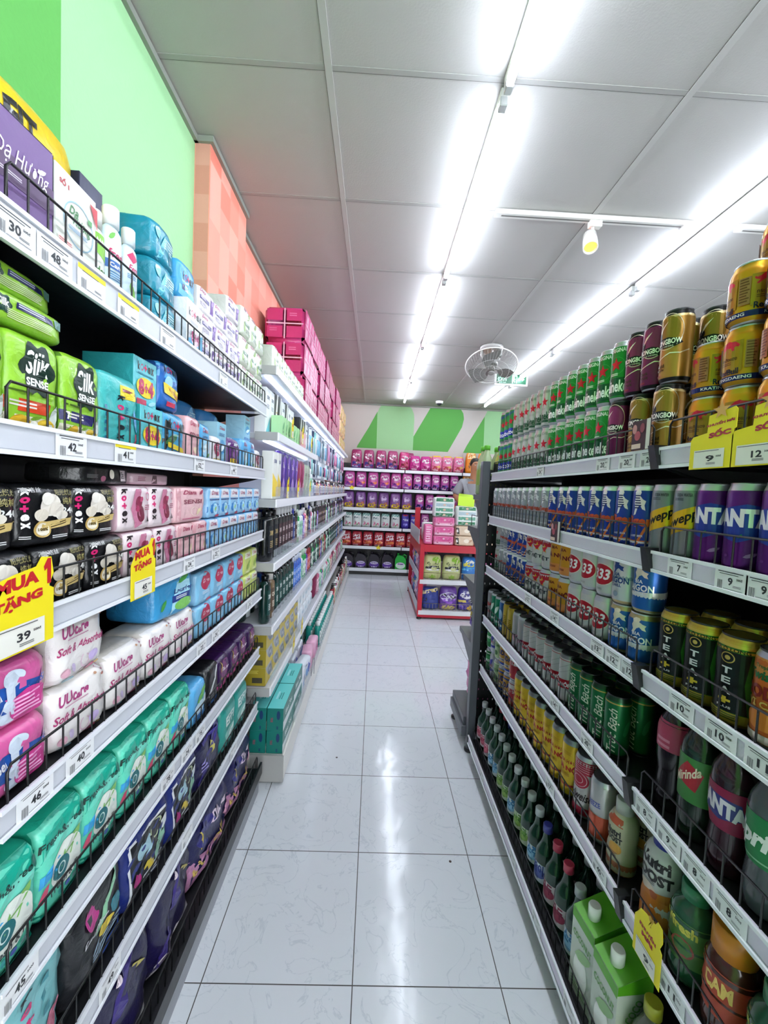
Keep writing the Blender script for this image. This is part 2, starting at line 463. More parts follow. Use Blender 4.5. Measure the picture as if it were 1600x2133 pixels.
for q in range(9):
    z = 1.7+q*.113; mb.add([(-.787, 1.7347, z), (-.73, 1.7347, z), (-.73, 1.7347, z+.113), (-.787, 1.7347, z+.113)], [(0, 1, 2, 3)], (['#d79a8a', '#cf8d7c'][q % 2], 'm'))
struct('wall_left_peach', mb)
mb = MB()
for (x0, x1, y0, y1) in ((-.79, -.775, -2.5, 1.735), (-.727, -.712, 1.735, 2.19), (-.79, -.712, 1.722, 1.737), (-.79, -.775, 2.19, 6.6), (-.79, 4.2, 6.6, 6.615)):
    mb.box(x0, x1, y0, y1, CEIL-.022, CEIL+.001, ('#8f948a', 'p'))
struct('trim_1', mb)
mb = MB(); mb.box(-1.0, 4.2, BACK, BACK+.15, 0, 2.72, ('#cfcac4', 'm'))
def bw(pts, m): mb.add([(x, BACK-.0008, z) for x, z in pts], [t for t in tri_poly(pts)], m)
bw([(-.32, 2.03), (-.15, 2.33), (-.02, 2.59), (-.01, 2.0), (-.33, 2.0)], DG)
bw([(-.01, 2.0), (-.02, 2.57), (.01, 2.65), (.05, 2.705), (.5, 2.705), (.54, 2.65), (.57, 2.58), (.58, 2.5), (.58, 2.0)], LG)
bw([(.58, 2.0), (.58, 2.22), (.84, 2.705), (1.32, 2.705), (1.37, 2.63), (1.385, 2.54), (1.36, 2.41), (1.15, 2.0)], DG)
bw([(1.4, 2.0), (1.45, 2.11), (1.72, 2.6), (1.73, 2.0)], DG)
bw([(1.73, 2.0), (1.72, 2.6), (1.76, 2.69), (1.77, 2.705), (2.5, 2.705), (2.5, 2.0)], LG)
struct('wall_back', mb)
mb = MB(); mb.box(4.2, 4.3, -2.5, 6.7, 0, 2.72, ('#d9dad8', 'm')); struct('wall_right', mb)
mb = MB(); WP = ('#d9dad8', 'm'); mb.box(-1, 4.2, -2.6, -2.5, 0, .2, WP); mb.box(-1, 4.2, -2.6, -2.5, 2.5, 2.72, WP); mb.box(-1, -.3, -2.6, -2.5, .2, 2.5, WP); mb.box(4.0, 4.2, -2.6, -2.5, .2, 2.5, WP); struct('wall_rear', mb)  # rear wall, with an opening added to let sky light in
mb = MB()
for x in (-.3, 1.12, 2.55, 3.96): mb.box(x, x+.04, -2.58, -2.52, .2, 2.5, ('#6b6e72', 's'))
for z in (.2, 2.46): mb.box(-.3, 4.0, -2.58, -2.52, z, z+.04, ('#6b6e72', 's'))
mb.box(-.26, 3.96, -2.552, -2.548, .24, 2.46, glass('added_window_glass', '#eef4f6', .02, .1)); struct('added_window_1', mb)  # unseen window, added so daylight from the world brightens the room

# ------------------------------------------------------------------ ceiling fittings
TUBE = emit('fluorescent_glow', '#e9f1ff', TUBE_POWER)
def tube_light(x, y0, y1, lab):
    t = empty('tube_light', (x, y0, CEIL)); n = y1-y0
    MB().box(-.012, .012, 0, n, -.028, -.0005, ('#e9eae8', 'p'), .002).build('housing', t)
    m = MB(); m.tube([(0.0, .03, -.044), (0, n-.03, -.044)], .013, TUBE, 10); m.build('glowing_tube', t)
    for a, b in ((.0, .035), (n-.035, n)):
        m = MB(); m.box(-.013, .013, a, b, -.058, -.028, ('#c9ccce', 'g'), .003); m.tube([(0, a+.017, -.044), (0, a+.018, -.044)], .008, '#b7babb'); m.build('end_cap', t)
    tag(t, lab, 'light', 'fluorescent tubes on the ceiling')
k = 0
for x, nm in ((.38, 'in the row above the aisle'), (1.60, 'in the row above the drinks gondola')):
    for i in range(-3, 4):
        y0 = 1.447+1.2*i; y1 = y0+1.17
        if i == 3: y1 = 6.2
        w_ = ['behind camera', 'next behind camera', 'just behind camera', 'nearest', 'second from camera', 'third from camera', 'farthest'][i+3]
        tube_light(x, y0, y1, 'white fluorescent tube light, %s, %s' % (w_, nm))


def track(x0, x1, lab, spot=None):
    t = empty('lighting_track', (x0, 2.045, CEIL)); n = x1-x0
    m = MB(); m.box(0, n, -.018, .018, -.022, -.0005, '#dcdbd6', .001); m.box(.03, n-.06, -.004, .004, -.0225, -.0215, '#6d6c68'); m.build('rail', t)
    m = MB(); m.box(n-.07, n, -.019, .019, -.026, -.001, '#e8e8e4', .003); m.build('end_cap', t)
    tag(t, lab, 'light track')
track(.525, 1.52, 'long white track rail crossing the ceiling, carrying the warm spotlight')
track(1.73, 2.7, 'short white track rail at the right edge, without lamp')
t = empty('track_spotlight', (1.02, 2.045, CEIL-.022))
m = MB(); m.box(-.03, .03, -.016, .016, -.03, 0, '#dfded9', .003); m.build('adapter', t)
m = MB(); m.tube([(-.01, 0, -.03), (-.01, 0, -.06)], .008, '#d8d7d2', 8); m.tube([(-.01, -.012, -.055), (-.005, -.012, -.075), (.008, -.012, -.078)], .003, '#77736c'); m.build('swivel_arm', t)
hd = MB(); hd.lathe([(.02, 0), (.03, .006), (.033, .05), (.034, .10), (.03, .1), (.028, .085)], ('#efece6', 'g'), 20, cap=False)
ho = hd.build('lamp_head', t, (-.02, .005, -.06)); ho.rotation_euler = (math.radians(155), math.radians(8), 0)
lm = MB(); lm.lathe([(.001, .084), (.029, .086), (.029, .088), (.001, .092)], emit('warm_lamp', '#ff8a35', SPOT_POWER), 16); lo = lm.build('glowing_lamp', ho)
tag(t, 'small white spotlight glowing warm orange under the ceiling track', 'spotlight')

# orbit fan
t = empty('ceiling_fan', (1.03, 3.86, CEIL))
m = MB(); m.lathe([(.085, -.035), (.1, -.03), (.108, -.012), (.108, 0)], ('#a9a8a4', 'g'), 28); m.build('mounting_plate', t)
m = MB()
for sx in (-1, 1): m.tube([(sx*.09, 0, -.02), (sx*.092, 0, -.07), (sx*.075, 0, -.115), (sx*.03, 0, -.13)], .013, ('#a3a29d', 'g'), 8)
m.tube([(.01, -.02, -.03), (.0, -.05, -.05), (-.005, -.05, -.1), (0, -.02, -.13)], .006, '#e5e4df', 6); m.build('yoke', t)
h = empty('fan_head', (0, -.02, -.18)); h.parent = t; h.rotation_euler = (math.radians(-24), math.radians(4), 0)
m = MB(); m.lathe([(.05, .0), (.06, .01), (.06, .06), (.045, .08)], ('#8b8a85', 'g'), 20); m.build('motor', h)
m = MB()
RC = .235
m.tube([(RC*cos(2*pi*k/40), RC*sin(2*pi*k/40), 0) for k in range(41)], .0055, ('#f0efec', 'g'), 6)
for k in range(48):
    a = 2*pi*k/48; m.tube([(.05*cos(a), .05*sin(a), -.085), (.12*cos(a+.12), .12*sin(a+.12), -.082), (.2*cos(a+.2), .2*sin(a+.2), -.055), (RC*cos(a+.25), RC*sin(a+.25), 0)], .0009, '#b5b4b0', 3)
    if k % 2 == 0: m.tube([(RC*cos(a), RC*sin(a), 0), (.19*cos(a), .19*sin(a), .045), (.06*cos(a), .06*sin(a), .055)], .0009, '#b5b4b0', 3)
for r, z in ((.1, -.0845), (.16, -.071)):
    m.tube([(r*cos(2*pi*k/32), r*sin(2*pi*k/32), z) for k in range(33)], .0013, '#dddcd8', 3)
m.build('wire_cage', h)
m = MB(); m.lathe([(.008, -.088), (.026, -.086), (.03, -.08), (.02, -.07)], ('#8d8c88', 'g'), 20); m.build('cage_badge', h)
for b_ in range(3):
    m = MB(); vs = []; fs = []; n = 8
    for i in range(n+1):
        rr_ = .035+.178*i/n; wd = .35+.75*sin(pi*(i/n)**.8*.85)
        for j in range(5):
            a = 2*pi*b_/3 + (j/4-.5)*wd + .3*i/n
            vs.append((rr_*cos(a), rr_*sin(a), -.03+(j/4-.5)*.045))
    for i in range(n):
        for j in range(4): fs.append((i*5+j, i*5+j+1, (i+1)*5+j+1, (i+1)*5+j))
    m.add(vs, fs, ('#6a6965', 'g'), True); m.build('blade', h)
m = MB(); m.lathe([(.02, -.055), (.035, -.045), (.036, -.005)], ('#77766f', 'g'), 18); m.build('hub', h)
tag(t, 'white caged orbit fan with grey blades hanging under the ceiling', 'fan')

# exit sign
t = empty('exit_sign', (1.5, 4.7, 2.665)); SG = emit('sign_green', '#0d4a30', .03); SW = emit('sign_mint', '#a8ffcf', .22)
m = MB(); m.box(-.19, .19, -.012, .012, -.075, .07, ('#e6ece8', 'p'), .003); m.box(-.19, .19, -.02, .02, .06, .085, ('#e6ece8', 'p'), .003)
m.box(-.17, .17, -.0135, -.012, -.055, .052, SG)
o_ = lambda x, z, o: (x, -.0137-o, z)
decal(m, T('EXIT', -.1, -.005, .11, .04, SW, b=.03), o_, .0005, None, 'p'); 
decal(m, T('LỐI RA', -.1, -.038, .08, .018, SW), o_, .0005, None, 'p')
decal(m, R(.035, -.002, .055, .09, SW), o_, .0004, None, 'p'); decal(m, R(.038, -.008, .04, .078, SG), o_, .0006, None, 'p')
decal(m, E(.03, .022, .013, .013, SW), o_, .0009, None, 'p')
decal(m, P([(-.1, .5), (.2, .4), (.5, .1), (.4, 0), (.15, .2), (.1, -.05), (.4, -.25), (.3, -.5), (.2, -.48), (.2, -.3), (-.05, -.15), (-.3, -.5), (-.45, -.42), (-.2, -.1), (-.15, .2), (-.4, 0), (-.5, .1)], .026, -.012, .04, .06, SW), o_, .0008, None, 'p')
decal(m, P([(-.5, .12), (.1, .12), (.1, .4), (.5, 0), (.1, -.4), (.1, -.12), (-.5, -.12)], .115, 0, .07, .055, SW), o_, .0005, None, 'p')
m.build('sign_box', t)
m = MB(); m.tube([(-.1, 0, .08), (-.1, 0, .044+.0005)], .003, '#999'); m.build('hanger', t)
tag(t, 'green lit EXIT sign with running figure, behind the fan', 'sign')
# dome camera
t = empty('dome_camera', (.91, 6.2, CEIL))
m = MB(); m.lathe([(.045, -.035), (.055, -.03), (.057, -.002), (.057, 0)], ('#f1f1f0', 'g'), 24); m.build('base', t)
m = MB(); m.lathe([(.003, -.068), (.022, -.063), (.036, -.05), (.042, -.033)], ('#22262b', 'g'), 20); m.build('dome', t)
tag(t, 'white security camera with dark dome on ceiling near back wall', 'camera')

# ------------------------------------------------------------------ shelving
BLK = ('#17181b', 'x'); RAIL = ('#c9ccd3', 'x'); RAILR = ('#dbd3e4', 'x'); LIP = ('#e9ebf0', 'x'); GREY = ('#8d9096', 'x'); WHT = ('#e4e6ea', 'x')
def wire_guard(parent, y0, y1, z0, z1, x, pitch=.032, col='#0e0e10', r=.0016, name='wire_guard'):
    m = MB(); c = (col, 'x')
    m.tube([(x, y0, z0), (x, y0, z1-.008), (x, y0+.006, z1), (x, y1-.006, z1), (x, y1, z1-.008), (x, y1, z0)], r*1.25, c, 6)
    y = y0+pitch
    while y < y1-.01:
        m.add(*_bar(x, y, z0, z1, r), c, True); y += pitch
    m.box(x-r, x+r, y0, y1, z0, z0+2*r, c)
    return m.build(name, parent)
def _bar(x, y, z0, z1, r):
    vs = [(x+r*cos(a), y+r*sin(a), z) for z in (z0, z1) for a in [2*pi*k/5 for k in range(5)]]
    return vs, [(k, (k+1) % 5, 5+(k+1) % 5, 5+k) for k in range(5)]
def rail(parent, y0, y1, z0, z1, x, sg, c=RAIL, l=LIP):
    """sg = +1 rail faces +x, -1 faces -x"""
    m = MB()
    m.box(min(x, x-sg*.004), max(x, x-sg*.004), y0, y1, z0, z1, c)
    m.box(min(x, x+sg*.004), max(x, x+sg*.004), y0, y1, z1-.005, z1+.001, l)
    m.box(min(x, x+sg*.005), max(x, x+sg*.005), y0, y1, z0-.001, z0+.005, l)
    m.box(min(x, x+sg*.0015), max(x, x+sg*.0015), y0, y1, z0+.005, z0+.0065, ('#9da0a8', 'x'))
    return m.build('price_rail', parent)
def bay(root, y0, y1, xf, xb, levels, sg, deck=BLK, guard=True, rails=True, gz=.05, thick=.028):
    for (zt, zb) in levels:
        m = MB(); a, b = sorted((xf-sg*.004, xb)); m.box(a, b, y0+.003, y1-.003, zt-.012-thick+.01, zt-.012, deck, .001)
        s = m.build('shelf', root)
        rail(s, y0+.004, y1-.004, zb, zt, xf, sg, RAIL if sg > 0 else RAILR)
        if guard:
            n = 1
            wire_guard(s, y0+.02, y1-.02, zt-.014, zt+gz, xf-sg*.004)
        for y in (y0+.006, y1-.008):
            m = MB(); x2 = xf-sg*.02
            m.add([(x2, y, zt-.04), (xb, y, zt-.04), (xb, y, zt-.11), (x2-sg*.04, y, zt-.052), (x2, y+.003, zt-.04), (xb, y+.003, zt-.04), (xb, y+.003, zt-.11), (x2-sg*.04, y+.003, zt-.052)],
                  [(0, 1, 2, 3), (7, 6, 5, 4), (0, 3, 7, 4), (3, 2, 6, 7), (0, 4, 5, 1)], deck); m.build('bracket', s)
LLV = [(1.65, 1.60), (1.386, 1.345), (1.135, 1.095), (.888, .848), (.640, .600), (.402, .358)]
RLV = [(1.430, 1.390), (1.225, 1.185), (.982, .942), (.735, .695), (.487, .447)]
def left_gondola(y0, y1, lab):
    t = empty('gondola_shelving', (0, 0, 0))
    MB().box(-.785, -.775, y0, y1, .05, 1.66, BLK).build('back_panel', t)
    bay(t, y0, y1, -.46, -.775, LLV, 1)
    for y in (y0+.002, y1-.03):
        m = MB(); m.box(-.775, -.755, y, y+.028, 0, 1.66, BLK); m.build('upright', t)
    m = MB(); m.box(-.775, -.435, y0+.002, y1-.002, .085, .105, BLK); m.box(-.440, -.432, y0+.002, y1-.002, .085, .135, BLK)
    b = m.build('base', t)
    m = MB(); m.box(-.452, -.445, y0+.002, y1-.002, .0, .085, GREY); m.box(-.446, -.44, y0, y1-.002, .06, .085, ('#a8abb0', 'x')); m.build('kick_plate', b)
    wire_guard(b, y0+.01, y1-.01, .10, .165, -.452)
    tag(t, lab, 'shelving', 'black gondolas on the left side of the aisle')
left_gondola(.503, 1.70, 'black gondola shelving of six decks with grey price rails, left of the aisle')
left_gondola(-.66, .499, 'black gondola shelving beside the camera, mostly outside the left edge')
def right_gondola(y0, y1, lab):
    t = empty('gondola_shelving', (0, 0, 0))
    MB().box(.93, .94, y0, y1, .05, 1.44, BLK).build('back_panel', t)
    bay(t, y0, y1, .56, .93, RLV, -1)
    for y in (y0+.002, y1-.03):
        m = MB(); m.box(.905, .93, y, y+.028, 0, 1.44, BLK); m.build('upright', t)
    m = MB(); m.box(.53, .93, y0+.002, y1-.002, .07, .1, BLK); m.box(.56, .566, y0+.002, y1-.002, 0, .07, BLK)
    b = m.build('base', t)
    rail(b, y0+.002, y1-.002, .078, .122, .522, -1, RAILR)
    m = MB(); m.box(.524, .53, y0+.002, y1-.002, .07, .122, BLK); m.build('base_edge', b)
    wire_guard(b, y0+.01, y1-.01, .10, .155, .542, .03)
    tag(t, lab, 'shelving', 'black gondolas on the right side of the aisle')
right_gondola(.805, 1.965, 'black gondola shelving of six decks full of beer cans, right of the aisle')
right_gondola(-.36, .8, 'black gondola shelving with soft drinks at the right edge, nearest the camera')
for i, (zt, zb) in enumerate(RLV[:5]):
    m = MB(); m.add([(.553, .79, zb-.002), (.553, .812, zb-.002), (.548, .818, zt+.006), (.548, .80, zt+.006), (.575, .79, zb-.002), (.575, .812, zb-.002), (.575, .818, zt+.006), (.575, .80, zt+.006)],
          [(0, 1, 2, 3), (4, 7, 6, 5), (0, 4, 5, 1), (3, 2, 6, 7), (0, 3, 7, 4), (1, 5, 6, 2)], BLK)
    o = m.build('joint_cover'); tag(o, 'black joint cover between two price rails on %s right shelf' % ['the top', 'the second', 'the third', 'the fourth', 'the fifth'][i], 'cover', 'black joint covers on the right price rails')

# end unit behind the right gondola: perforated panel, posts, small shelves reaching away from the camera
t = empty('end_gondola', (0, 0, 0))
def hole_panel(y, x0, x1, z0, z1, px, pz, hw, hh):
    m = MB(); nx = int((x1-x0)/px); nz = int((z1-z0)/pz)
    for i in range(nx):
        for j in range(nz):
            a0 = x0+i*px; a1 = a0+px; b0 = z0+j*pz; b1 = b0+pz; cx = (a0+a1)/2; cz = (b0+b1)/2
            vs = [(a0, y, b0), (a1, y, b0), (a1, y, b1), (a0, y, b1), (cx-hw, y, cz-hh), (cx+hw, y, cz-hh), (cx+hw, y, cz+hh), (cx-hw, y, cz+hh)]
            m.add(vs, [(0, 1, 5, 4), (1, 2, 6, 5), (2, 3, 7, 6), (3, 0, 4, 7)], BLK)
    return m
hole_panel(2.03, .565, 1.19, .1, 1.46, .025, .05, .0022, .0045).build('perforated_panel', t)
for x in (.527, 1.19):
    m = MB(); m.box(x, x+.038, 2.005, 2.05, .02, 1.49, ('#4d5057', 'x'), .002); o = m.build('post', t)
    m = MB(); m.lathe([(.024, 0), (.026, .006), (.026, .012), (.01, .016), (.01, .03)], BLK, 16, x+.018, 2.028); m.build('foot', o)
for z, d in ((1.325, .13), (1.15, .22), (.865, .26), (.555, .28)):
    m = MB(); m.box(.53, 1.2, 2.05, 2.05+d, z-.028, z, ('#55585e', 'x'), .001); o = m.build('shelf', t)
    for x in (.533, 1.19):
        m = MB(); m.add([(x, 2.05, z-.028), (x, 2.05+d*.85, z-.03), (x, 2.05, z-.12), (x+.003, 2.05, z-.028), (x+.003, 2.05+d*.85, z-.03), (x+.003, 2.05, z-.12)], [(0, 1, 2), (3, 5, 4), (0, 3, 4, 1), (1, 4, 5, 2)], ('#4d5057', 'x')); m.build('bracket', o)
m = MB(); m.box(.505, 1.22, 2.05, 2.36, .06, .115, ('#5d6066', 'x'), .002); m.box(.515, 1.21, 2.06, 2.35, .115, .16, ('#4a4d53', 'x'), .002); o = m.build('base', t)
m = MB(); m.lathe([(.024, 0), (.026, .006), (.026, .012), (.01, .016), (.01, .06)], BLK, 16, .535, 2.33); m.build('foot', o)
m = MB(); m.tube([(.545, 2.06, 1.15), (.545, 2.06, 1.21), (.545, 2.25, 1.21), (.545, 2.25, 1.15)], .002, BLK, 5); m.build('wire_guard', t)
tag(t, 'dark grey end shelving unit with perforated panel behind the right gondola', 'shelving')
t2 = ('#5d6066', 'x')

# ------------------------------------------------------------------ long white wall shelving on the left
t = empty('shelving_unit', (0, 0, 0))
FL = [(1.825, 6.2), (1.548, 2.92), (1.262, 6.1), (.985, 6.1), (.705, 6.1), (.43, 6.1)]
m = MB(); m.box(-.79, -.775, 1.86, 6.25, .1, 1.84, ('#dfe3ec', 'p')); m.build('back_panel', t)
m = MB(); m.box(-.79, -.5, 1.74, 1.752, .1, 1.84, ('#cfd0d0', 'p')); 
for i, (z, ye) in enumerate(FL):
    m = MB(); x1 = -.425 if i else -.44
    m.box(-.775, x1, 1.76, ye, z-.028, z-.004, ('#c9cdd6', 'x') if i == 0 else ('#dadde3', 'x'), .002); s = m.build('shelf', t)
    m = MB(); m.box(x1-.003, x1+.006, 1.755, ye, z-.036, z, ('#f0f1f5', 'x'), .002); m.box(-.52, x1, 1.748, 1.758, z-.036, z, ('#a9aaa8', 'x')); m.build('front_edge', s)
    for y in (2.9, 4.0, 5.1):
        if y < ye:
            m = MB(); m.add([(-.77, y, z-.03), (-.46, y, z-.03), (-.77, y, z-.12), (-.77, y+.004, z-.03), (-.46, y+.004, z-.03), (-.77, y+.004, z-.12)], [(0, 1, 2), (3, 5, 4), (0, 3, 4, 1), (1, 4, 5, 2)], WHT); m.build('bracket', s)
    if i >= 2:
        m = MB(); m.box(-.432, -.43, 1.78, min(ye, 5.9), z, z+.055, glass('clear_guard', '#dfe8f0', .05, .28)); m.build('clear_guard', s)
m = MB(); m.box(-.79, -.50, 1.752, 6.25, .02, .125, ('#dcdad2', 'x')); m.box(-.50, -.352, 1.752, 6.22, .1, .125, ('#e2e0da', 'x'), .002)
m.box(-.36, -.35, 1.752, 6.22, .02, .135, ('#e5e3dc', 'x'), .003); m.box(-.50, -.352, 1.748, 1.756, .01, .13, ('#a9a9a6', 'x'))
m.box(-.5, -.36, 1.76, 6.2, 0, .02, ('#8b8a86', 'x')); b = m.build('base', t)
m = MB(); m.box(-.353, -.351, 2.0, 6.1, .135, .20, glass('clear_guard', '#dfe8f0', .05, .28)); m.build('clear_guard', b)
m = MB(); m.tube([(-.352, 2.52, .12), (-.345, 2.52, .235), (-.34, 2.56, .235), (-.34, 2.56, .13)], .002, '#8c8c90', 5); m.build('wire_end', b)
SU = tag(t, 'long white wall shelving with toiletries running to the back wall', 'shelving')

LED = emit('led_strip_glow', '#dfeaff', 2.2)
for i, (z, ye) in enumerate(FL[:2]):
    m = MB(); m.box(-.50, -.485, 1.80, ye-.05, z-.036, z-.029, LED); m.build('led_strip', t)
# ------------------------------------------------------------------ shelving along the back wall
t = empty('shelving_unit', (0, 0, 0))
BL = [1.655, 1.36, 1.05, .75, .455]
for x in (-.5, .66, 1.82):
    m = MB(); m.box(x-.015, x+.015, 6.58, 6.61, 0, 1.75, ('#2e2f33', 'x')); m.build('upright', t)
MB().box(-.6, 3.0, 6.6, 6.612, .05, 1.75, ('#26282c', 'x')).build('back_panel', t)
for z in BL:
    for a, b in ((-.6, .44), (.45, 1.33), (1.34, 3.0)):
        m = MB(); m.box(a, b, 6.275, 6.6, z-.03, z-.01, ('#3a3c40', 'x')); s = m.build('shelf', t)
        m = MB(); m.box(a+.002, b-.002, 6.268, 6.275, z-.045, z, ('#eceff2', 'x'), .001); m.build('price_rail', s)
m = MB(); m.box(-.6, 3.0, 6.29, 6.6, .06, .09, ('#2d2e31', 'x')); m.box(-.6, 3.0, 6.33, 6.34, 0, .06, ('#17181a', 'x')); s = m.build('base', t)
m = MB(); m.box(-.6, .555, 6.278, 6.29, .06, .11, ('#eceff2', 'x'), .001); m.box(.565, 3.0, 6.278, 6.29, .06, .11, ('#eceff2', 'x'), .001); m.build('price_rail', s)
tag(t, 'white railed shelving of softener bags against the back wall', 'shelving')

# ------------------------------------------------------------------ red promotion stand
RED = ('#c0142f', 'x'); t = empty('promotion_stand', (0, 0, 0))
X0, X1, Y0, Y1 = .495, 1.42, 4.175, 5.4
for x in (X0, X1-.045):
    for y in (Y0, Y1-.045):
        m = MB(); m.box(x, x+.045, y, y+.045, .025, .785, RED, .002); o = m.build('post', t)
        m = MB(); m.lathe([(.025, 0), (.028, .01), (.012, .016), (.012, .026)], '#2a2225', 14, x+.022, y+.022); m.build('foot', o)
m = MB(); m.box(X0+.046, X1-.046, Y0+.004, Y0+.02, .71, .785, RED); m.box(X0, X0+.02, Y0+.046, Y1-.046, .66, .785, RED); m.box(X1-.02, X1, Y0+.046, Y1-.046, .71, .785, RED)
m.box(X0+.02, X1-.02, Y0+.02, Y1-.02, .765, .784, RED); m.build('top', t)
for z in (.42, .095):
    m = MB(); m.box(X0+.02, X1-.02, Y0+.02, Y1-.02, z-.02, z-.005, ('#d8d6d6', 'x')); s = m.build('shelf', t)
    m = MB(); m.box(X0+.01, X1-.047, Y0-.004, Y0+.008, z-.045, z, ('#dcdcde', 'x'), .001); m.box(X0-.004, X0+.006, Y0+.05, Y1-.05, z-.02, z+.06, ('#c8ccd4', 'x')); m.build('price_rail', s)
    m = MB(); c = ('#c8b98c', 's'); zt = z+.075
    m.tube([(X0+.05, Y0+.006, z), (X0+.05, Y0+.006, zt), (X1-.06, Y0+.006, zt), (X1-.06, Y0+.006, z)], .0028, c, 5)
    k = X0+.09
    while k < X1-.07: m.tube([(k, Y0+.006, z), (k, Y0+.006, zt)], .0015, c, 4, False); k += .035
    m.build('wire_guard', s)
m = MB(); m.box(X0+.04, X1-.04, Y0+.005, Y0+.02, .02, .05, RED); m.box(X0+.002, X0+.02, Y0+.05, Y1-.05, .02, .09, RED); m.box(X0+.02, X1-.02, Y0+.02, Y1-.02, .04, .07, RED); m.build('bottom_rail', t)
m = MB(); m.box(X0-.008, X0-.002, Y0+.1, Y1-.1, .79, .93, ('#b9bdc1', 'x'), .001); m.box(X0-.004, X0+.004, Y0+.1, Y1-.1, .775, .79, ('#b9bdc1', 'x')); m.build('side_panel', t)
m = MB(); m.box(.50, .56, 4.9, 4.96, .785, 1.14, RED, .002); m.build('sign_post', t)
tag(t, 'red metal promotion stand with detergent bags, in front of the back shelves', 'stand')

# ------------------------------------------------------------------ drink kinds
SIL = ('#b9bcc0', 's'); DK = ('#24262a', 'x')
def can(key, look, h, dia, col, ds, neck=SIL, lid=SIL, a=0, bands=(), cat='can', name='drink_can', fin='c', neck2=None):
    r = dia/2-.0011; b = MB()
    prof = [(r*.78, 0), (r*.86, .003, SIL), (r*.98, .010, neck), (r, .014, (col, fin)), (r, h-.017, (col, fin)), (r*.97, h-.012, neck2 or (col, fin)), (r*.85, h-.003, neck), (r*.86, h-.0005, neck)]
    b.lathe(prof, (col, fin), 26)
    mp = wrapmap([(p[0], p[1]) for p in prof])
    for i, (z0, z1, c) in enumerate(bands):
        decal(b, ('R', 0, (z0+z1)/2*h, pi*dia*.999, (z1-z0)*h, c, {}), mp, .0003, (.009, .02), fin)
    wrap(b, [(p[0], p[1]) for p in prof], ds, fin, dia, h, o0=.0005)
    l = MB(); l.lathe([(r*.86, h-.003), (r*.875, h), (r*.83, h+.0005), (r*.80, h-.004), (.001, h-.004)], lid, 22, cap=False)
    l.lathe([(.007, h-.0035), (.008, h-.002), (.006, h-.0018)], ('#8e9195', 's'), 10, 0, -.002); l.box(-.004, .004, -.02, -.004, h-.0035, h-.0018, ('#8e9195', 's'))
    kind(key, name, cat, look, [('body', b), ('lid', l)])
S_ = .058; HS = .145    # slim can
GOLD = '#c08f2c'
HE = [T('ORIGINAL', .1, .86, .75, .07, '#e8ede6', sk=.0), O(.05, .6, .72, .3, '#3d9a50', t=.03), P(STAR, .05, .62, .52, .235, '#c4152b'), R(0, .25, 3.12, .30, '#155231'), T('Heineken', .05, .26, 1.25, .2, '#f1f3ee', b=.03), L(.05, .45, .5, .05, '#cfe3cc', 2)]
can('hein', 'green beer can with red star', HS, S_, '#1f8136', HE)
HS_ = [T('SILVER', .1, .86, .55, .06, '#7e8a80'), P(STAR, .05, .62, .52, .235, '#c21a30'), R(0, .12, 3.12, .14, '#2b5a3d'), T('Heineken', .05, .29, 1.25, .19, '#16512f', b=.03), L(.05, .45, .5, .05, '#9aa49c', 2)]
can('heins', 'silver beer can with red star', HS, S_, '#b2b5ae', HS_)
can('hein0', 'green beer can with blue band', HS, S_, '#2a8c48', [T('ENJOY', 0, .82, .7, .1, '#2440a8', b=.03, a=10), P(STAR, .05, .58, .5, .22, '#c4152b'), R(0, .27, 3.12, .22, '#2237a6'), T('alcool', 0, .27, 1.0, .14, '#fff', b=.02)])
def bow(key, look, col, dark, t1, t2):
    can(key, look, HS, S_, col, [E(.1, .72, .8, .38, dark), O(.12, .7, .95, .5, '#d8ccb0', t=.018), P([(-.5, -.12), (-.3, -.3), (0, -.42), (.3, -.4), (.5, -.15), (.4, .2), (.1, .42), (-.3, .4), (-.5, .2)], .02, .55, 1.15, .17, '#15181a', sk=.0),
        E(-.22, .66, .22, .1, '#15181a'), P([(-.5, -.5), (.1, .1), (.5, .5), (-.1, .15)], -.08, .74, .4, .2, '#e5dcc8'), T('STRONGBOW', .02, .56, 1.08, .075, '#f1ede2', b=.03), T('APPLE CIDERS', .02, .497, .6, .02, '#cfc8b5'),
        P([(-.5, -.1), (-.3, -.25), (-.1, 0), (.1, .3), (.3, .2), (.5, .5), (.5, .4), (.3, .12), (.1, .2), (-.1, -.08), (-.3, -.33), (-.5, -.2)], .1, .36, 1.4, .16, '#e2d6ba'), T(t1, -.1, .24, .34, .05, '#3a2a12'), T(t2, -.1, .18, .36, .05, '#3a2a12'), L(-.1, .1, .3, .03, '#a5332b', 2)], lid=DK, neck=('#2a2a2a', 's'), neck2=('#d8c28a', 's') if 'gold' in look else (col, 'c'))
bow('bowg', 'tall gold cider can with black banner', '#ab7d33', '#8a6c22', 'Gold', 'Apple')
bow('bowd', 'tall plum cider can with black banner', '#6a1a4a', '#7d2456', 'Dark', 'Fruit')
RB = []
for x0 in (-.9, 0, .9):
    RB += [R(x0, .5, .62, .5, '#a27c1a'), P(BULL, x0, .68, .5, .2, '#c4203a'), T('กระทิงแดง', x0, .46, .42, .06, '#4a2a14'), L(x0, .38, .42, .06, '#6b4a18', 2), T('RedBull', x0, .25, .5, .1, '#1b1d3a', b=.03)]
RB += [R(0, .135, 3.12, .09, '#1c2560'), T('KRATINGDAENG', 0, .135, 1.0, .05, '#e8e8ea', b=.02), T('KRATINGDAENG', 1.3, .135, .9, .05, '#e8e8ea', b=.02), T('KRATINGDAENG', -1.3, .135, .9, .05, '#e8e8ea', b=.02), R(.47, .5, .22, .44, '#a06a48'), L(.47, .5, .18, .4, '#6e3f2a', 9), R(-.47, .5, .22, .44, '#a06a48'), L(-.47, .5, .18, .4, '#6e3f2a', 9)]
